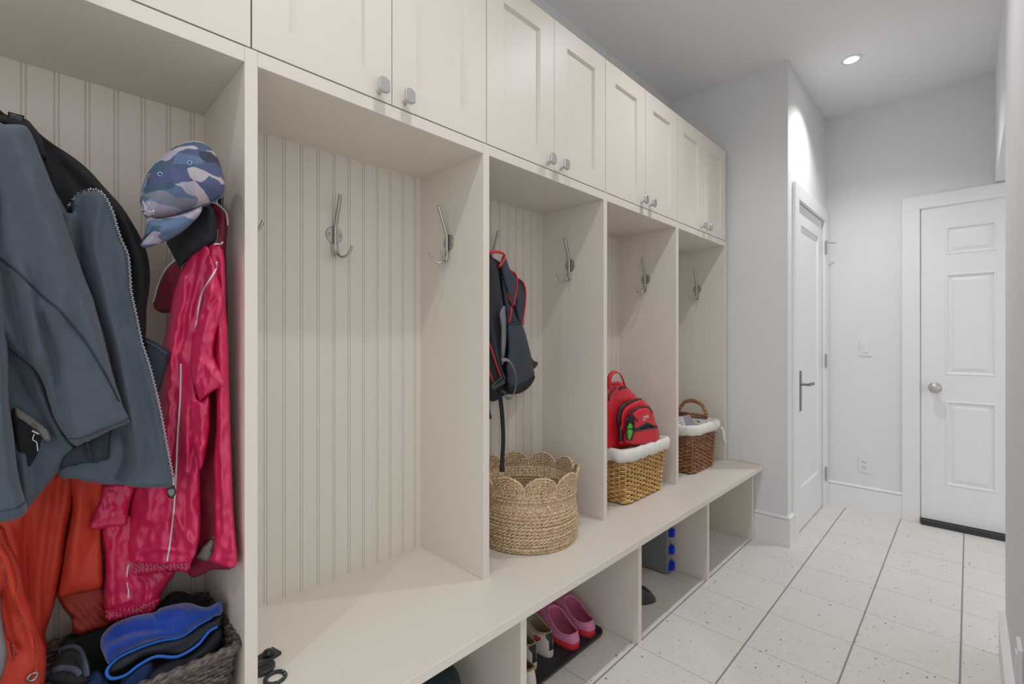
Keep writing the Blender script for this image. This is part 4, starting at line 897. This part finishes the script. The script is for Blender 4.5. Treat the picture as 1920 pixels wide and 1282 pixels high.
# white letters ON
tc_ = bpy.data.curves.new('lettering', 'FONT'); tc_.body = 'ON'; tc_.size = .030; tc_.extrude = .0004; tmp = bpy.data.objects.new('tmp', tc_); COL.objects.link(tmp)
dg = bpy.context.evaluated_depsgraph_get(); me = bpy.data.meshes.new_from_object(tmp.evaluated_get(dg)); bpy.data.objects.remove(tmp)
b = B(); b.from_mesh(me); c_ = r2(1206, 790, .0025); xv = Vector((-rp_.n.y, rp_.n.x, 0)).normalized(); xv = xv if xv.x > 0 else -xv; yv = Vector((0, 0, 1)); ang = math.radians(14)
X_ = xv * math.cos(ang) + yv * math.sin(ang); Y_ = -xv * math.sin(ang) + yv * math.cos(ang)
M4 = Matrix((X_, Y_, rp_.n)).transposed().to_4x4(); M4.translation = c_; bmesh.ops.transform(b, matrix=M4, verts=b.verts); put('white_lettering', b, PLASTW, rb)
GRN = mat('lime_green_plastic', (84, 168, 44), .4)
gb = thing('water_bottle', 'lime green bottle showing through the open compartment of the red backpack', 'bottle', r2(1181, 810, .004))
_, g1 = cloth('bottle_body', [(1178, 797), (1182, 793), (1186, 798), (1186, 803), (1176.5, 804)], Plane(r2(1181, 798, .003), rp_.n), GRN, gb, .006, 3, step=2, rough=None)
cloth('bottle_body', [(1176.5, 806), (1186, 806), (1186.5, 813), (1182, 824), (1178, 824)], Plane(r2(1181, 812, .003), rp_.n), GRN, gb, .006, 3, step=2, rough=None)

# ------------------------------------------------------------------ under the bench
TRAY = mat('black_tray_plastic', (44, 47, 50), .5, bump=.3, bscale=80)
def tray():
    t = thing('boot_tray', 'black rectangular boot tray on the floor under the bench holding the pink clogs and sneakers', 'tray', (1.33, 1.25, 0)); bm = B(); rings = []
    for hx, hy, z, r in ((.295, .180, .001, .03), (.302, .187, .014, .035), (.302, .187, .019, .035), (.296, .181, .019, .032), (.288, .173, .008, .028), (.270, .155, .006, .02)):
        rings.append([bm.verts.new((x, y, z)) for x, y in rrect(1.330, 1.247, hx, hy, r, 6)])
    for a, c in zip(rings, rings[1:]):
        for i in range(len(a)): bm.faces.new((a[i], a[(i + 1) % len(a)], c[(i + 1) % len(a)], c[i]))
    bm.faces.new(rings[-1]); bm.faces.new(list(reversed(rings[0]))); bmesh.ops.recalc_face_normals(bm, faces=bm.faces)
    put('tray_body', bm, TRAY, t); return t
tray()
def shoe(t, heel, toe, W, zs, col_up, col_sole, sole_h=.022, heel_h=.052, inst_h=.085, open_end=.60, toe_h=.05, rim=.004, inner=None, insole=None, ow=.72, pw=.75, sole_name='sole', up_name='upper', rimmat=None):
    """heel, toe: floor points; a lofted upper from sole outline to opening rim, then down inside to an insole"""
    hl, tl_ = Vector(heel), Vector(toe); ax = (tl_ - hl); Ls = ax.length; ax.normalize(); sd = Vector((ax.y, -ax.x, 0)); N_ = 40
    def outl(s, wmul=1, e0=0, e1=1, rise=None):
        out = []
        for k in range(N_):
            a = 2 * math.pi * k / N_; u = .5 - .5 * math.cos(a)          # 0 heel .. 1 toe
            uu = e0 + (e1 - e0) * u; wv = (math.sin(a)) ; wid = W * .5 * (.80 + .22 * uu) * wmul
            q = math.copysign(abs(wv) ** pw, wv); out.append((uu * Ls, q * wid, u))
        return out
    def P(o_, z): return hl + ax * o_[0] + sd * o_[1] + Vector((0, 0, z))
    def loft(bm, rs, top=False, bot=False):
        V = [[bm.verts.new(p) for p in r] for r in rs]
        for a, c in zip(V, V[1:]):
            for i in range(N_): bm.faces.new((a[i], a[(i + 1) % N_], c[(i + 1) % N_], c[i]))
        if bot: bm.faces.new(list(reversed(V[0])))
        if top: bm.faces.new(V[-1])
        bmesh.ops.recalc_face_normals(bm, faces=bm.faces)
    so = outl(0)
    b = B(); loft(b, [[P((o_[0], o_[1] * .94, 0), zs) for o_ in so], [P((o_[0], o_[1] * 1.03, 0), zs + sole_h * .35) for o_ in so], [P((o_[0], o_[1] * 1.03, 0), zs + sole_h) for o_ in so]], True, True)
    put(sole_name, b, col_sole, t, smooth=False)
    op_ = outl(0, ow, .045, open_end); zt = []
    for o_ in op_:
        u = o_[2]; zt.append(zs + heel_h + (inst_h - heel_h) * (u ** 1.6) - .012 * math.sin(math.pi * min(1, u * 1.3)) * (1 if u < .77 else .3))
    rs = []
    for q in range(9):
        t_ = q / 8; row = []
        for i, (a, c) in enumerate(zip(so, op_)):
            x_ = a[0] + (c[0] - a[0]) * t_ ** (1.5); y_ = a[1] * 1.0 + (c[1] - a[1]) * t_ ** 2.0
            if a[0] > open_end * Ls: # toe box: round over
                z_ = zs + sole_h + (zt[i] - zs - sole_h) * math.sin(t_ * math.pi / 2) ** .8
            else: z_ = zs + sole_h + (zt[i] - zs - sole_h) * t_ ** .9
            row.append(P((x_, y_, 0), z_))
        rs.append(row)
    cen = [Vector((0, 0, 0))]
    inn = []
    for e, dz in ((.93, -.003), (.92, -.5), (.97, -1)):
        inn.append([P(((o_[0] - .5 * open_end * Ls) * (e if dz > -.9 else 1.0) + .5 * open_end * Ls, o_[1] * e * (1 if dz > -.9 else 1.12), 0), (zt[i] + dz) if dz > -.01 else ((zt[i] + zs + sole_h) / 2 if dz > -.9 else zs + sole_h + .004)) for i, o_ in enumerate(op_)])
    b = B(); loft(b, rs + inn[:1]); up = put(up_name, b, col_up, t, smooth=True)
    b = B(); loft(b, inn, True); put('lining', b, inner or col_up, t, smooth=True)
    b = B(); tube(b, [P(o_, zt[i]) for i, o_ in enumerate(op_)], rim, 8, closed=True); put('opening_rim', b, rimmat or col_up, t, smooth=True)
    return t, P, Ls, W
PINK = mat('pink_foam', (214, 132, 170), .5); CORAL = mat('coral_sole', (226, 62, 70), .5); PINKI = mat('rose_foam_inside', (190, 96, 130), .6)
def clog(heel, toe, lb):
    t = thing('clog', lb, 'clog', (heel[0], heel[1], .007), 'pink clogs on the boot tray')
    shoe(t, heel, toe, .106, .007, PINK, CORAL, .026, .056, .100, .56, inner=PINKI, rim=.0034, ow=.84, pw=.62)
    hl, tl_ = Vector(heel), Vector(toe); ax = (tl_ - hl).normalized(); sd = Vector((ax.y, -ax.x, 0)); b = B()
    for u, v in ((.70, .02), (.70, -.02), (.78, 0), (.82, .024), (.82, -.024)):
        c_ = hl + ax * (tl_ - hl).length * u + sd * v; lathe(b, [(.001, .088), (.004, .088), (.004, .094), (.001, .094)], (c_.x, c_.y, .007), 10)
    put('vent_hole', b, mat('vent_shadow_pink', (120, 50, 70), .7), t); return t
clog((1.572, 1.082, 0), (1.606, 1.345, 0), 'pink foam clog with coral sole, right hand one, against the bench panel')
clog((1.465, 1.082, 0), (1.500, 1.345, 0), 'pink foam clog with coral sole, left hand one, beside the white sneakers')
WSH = mat('white_leather', (214, 206, 196), .55); TANL = mat('cream_shoe_lining', (176, 158, 132), .8); HRT = mat('heart_red', (190, 24, 38), .5); TAB = mat('black_heel_tab', (36, 42, 44), .5)
def sneaker(heel, toe, lb, tabs=True, up=WSH, inner=TANL, group='white sneakers on the boot tray'):
    t = thing('sneaker', lb, 'shoe', (heel[0], heel[1], .007), group)
    _, P, Ls, W = shoe(t, heel, toe, .092, .007, up, mat('off_white_sole', (212, 206, 198), .6), .026, .088, .10, .55, inner=inner, rim=.004, rimmat=inner)
    hl, tl_ = Vector(heel), Vector(toe); ax = (tl_ - hl).normalized(); sd = Vector((ax.y, -ax.x, 0))
    def heelpt(a, z, lift=.0016):          # a = angle round the heel, 0 = straight back
        k = a / (2 * math.pi); f = lambda th: (.5 - .5 * math.cos(th)) ; th = a
        wid = W * .5 * (.80 + .22 * f(th)); q = math.copysign(abs(math.sin(th)) ** .75, math.sin(th)); tt = min(1, max(0, (z - .033) / .06))
        x0 = f(th) * Ls; y0 = q * wid; x1 = (.045 + (.55 - .045) * f(th)) * Ls; y1 = q * W * .5 * .72 * (.80 + .22 * (.045 + .505 * f(th)))
        x_ = x0 + (x1 - x0) * tt ** 1.5; y_ = y0 + (y1 - y0) * tt ** 2; v = Vector((x_ - .05, y_, 0)).normalized() * lift
        return hl + ax * (x_ + v.x) + sd * (y_ + v.y) + Vector((0, 0, z))
    def patch(nm, pts, m_, lift):
        b = B(); A = [b.verts.new(heelpt(a, z, lift)) for a, z in pts]; c = b.verts.new(heelpt(sum(p[0] for p in pts) / len(pts), sum(p[1] for p in pts) / len(pts), lift + .0006))
        for i in range(len(A)): b.faces.new((A[i], A[(i + 1) % len(A)], c))
        o = put(nm, b, m_, t); s = o.modifiers.new('solid', 'SOLIDIFY'); s.thickness = .0014; s.offset = 0; return o
    if tabs:
        patch('heel_tab', [(-.42, .097), (-.20, .1), (.05, .1), (.32, .097), (.34, .080), (.14, .066), (.16, .034), (-.18, .034), (-.16, .066), (-.42, .080)], TAB, .002)
        pts = []
        for k in range(22):
            a = 2 * math.pi * k / 22; hx = 16 * math.sin(a) ** 3 / 17; hy = (13 * math.cos(a) - 5 * math.cos(2 * a) - 2 * math.cos(3 * a) - math.cos(4 * a)) / 17
            pts.append((-.92 + hx * .19, .066 + hy * .013))
        ho = patch('heart_patch', pts, HRT, .0025)
        for s in (-.05, .05):
            b = B(); c_ = heelpt(-.92 + s, .068, .005); bmesh.ops.create_uvsphere(b, u_segments=8, v_segments=6, radius=.0017, matrix=Matrix.Translation(c_)); put('heart_eye', b, PLASTW, ho, smooth=True)
    b = B()
    for k in range(4):
        u = .60 + k * .045; tube(b, [hl + ax * Ls * u + sd * s * .018 + Vector((0, 0, .112 - k * .006 - abs(s) * .004)) for s in (-1, -.5, 0, .5, 1)], .0026, 6)
    put('laces', b, LINEN, t, smooth=True)
    return t
sneaker((1.362, 1.125, 0), (1.405, 1.385, 0), 'white sneaker with black heel tab and red heart, right next to the left pink clog')
sneaker((1.268, 1.125, 0), (1.305, 1.385, 0), 'white sneaker with black heel tab and red heart, left one of the pair')
GOLD = mat('tan_gold_lining', (150, 118, 78), .7)
sneaker((1.172, 1.040, 0), (1.176, 1.305, 0), 'cream shoe with tan lining, partly hidden behind the bench panel', tabs=False, inner=GOLD, group=None)

# grey flat case with blue latches
CASE = mat('speckled_grey_case', (124, 126, 126), .8, bump=.5, bscale=500, var=.35, vscale=400); LATCH = mat('blue_plastic', (10, 60, 210), .4); CASEL = mat('light_grey_edge', (140, 140, 138), .6)
cs = thing('flat_case', 'flat grey case with three blue latches standing under the bench against the panel', 'case', (2.29, 1.25, 0))
ca = Matrix.Translation((2.283, 1.105, 0)) @ Matrix.Rotation(math.radians(5), 4, 'Z')
def cbox(nm, m_, bev, *a):
    b = bx(*a); bmesh.ops.transform(b, matrix=ca, verts=b.verts); return put(nm, b, m_, cs, bevel=bev)
cbox('shell', CASE, .006, -.024, -.002, 0, .30, .004, .245); cbox('shell_edge', CASEL, .006, -.002, .016, 0, .30, .004, .243)
for z in (.035, .118, .205):
    b = box(B(), -.004, .022, -.010, .004, z - .016, z + .018); box(b, .010, .031, -.016, .010, z - .021, z + .023); box(b, .004, .030, -.019, -.012, z - .012, z + .014)
    for k in range(3): box(b, .012 + k * .006, .014 + k * .006, -.021, -.016, z - .018, z + .02)
    bmesh.ops.transform(b, matrix=ca, verts=b.verts); put('latch', b, LATCH, cs, bevel=.002)
# dark shoe lying behind the panel
dsm = mat('dark_green_black_rubber', (52, 56, 56), .5, bump=.3, bscale=200)
ds = thing('dark_shoe', 'dark shoe with green details lying on the floor under the bench beside the grey case', 'shoe', (1.80, 1.06, 0))
dp = vplane(1195, 1.08, 1240, 1.03)
_, q1 = cloth('shoe_upper', [(1180, 1100), (1204, 1097), (1213, 1102), (1221, 1109), (1230, 1122), (1236, 1133), (1238, 1141), (1233, 1147), (1220, 1144), (1204, 1137), (1180, 1132)], dp, dsm, ds, .03, 9, step=3, back=1.3, rough=(.001, 20), seed=81)
cloth('sole', [(1180, 1134), (1204, 1137), (1215, 1141), (1226, 1145), (1234, 1147), (1232, 1150), (1220, 1148), (1204, 1141), (1180, 1140)], dp, mat('grey_green_sole', (134, 132, 112), .7), ds, .03, 3, step=3, off=-.004, rough=None)
cloth('dark_collar', [(1180, 1100), (1204, 1099), (1212, 1104), (1219, 1110), (1214, 1112), (1204, 1107), (1180, 1106)], Plane(q1(1208, 1105, -.002), dp.n), LINING, ds, .004, 2, step=3, rough=None)
cord('green_trim', [(1200, 1115), (1206, 1122), (1204, 1130)], q1, .002, mat('green_trim', (50, 120, 40), .5), ds)
# dark teal rounded bag under the bench at the bottom edge
TEAL = mat('dark_teal_cloth', (20, 44, 48), .6, bump=.4, bscale=60, bdist=.004)
b = B(); bmesh.ops.create_uvsphere(b, u_segments=48, v_segments=28, radius=1)
for v in b.verts:
    c_ = v.co.copy(); n_ = noise.noise(c_ * 2.2) * .05 + noise.noise(c_ * 6) * .015; s_ = 1 + n_
    v.co = Vector((.80 + c_.x * .135 * s_, 1.165 + c_.y * .12 * s_, max(.002, .118 + (abs(c_.z) ** .85) * math.copysign(1, c_.z) * .117 * s_)))
t = thing('teal_bag', 'dark teal rounded bag on the floor under the nearest part of the bench', 'bag', (.80, 1.165, 0)); put('bag_body', b, TEAL, t, smooth=True)
b = B(); tube(b, [(.74, 1.07, .19), (.76, 1.058, .165), (.785, 1.05, .15)], .006, 8); put('drawstring', b, GREYW, t, smooth=True)
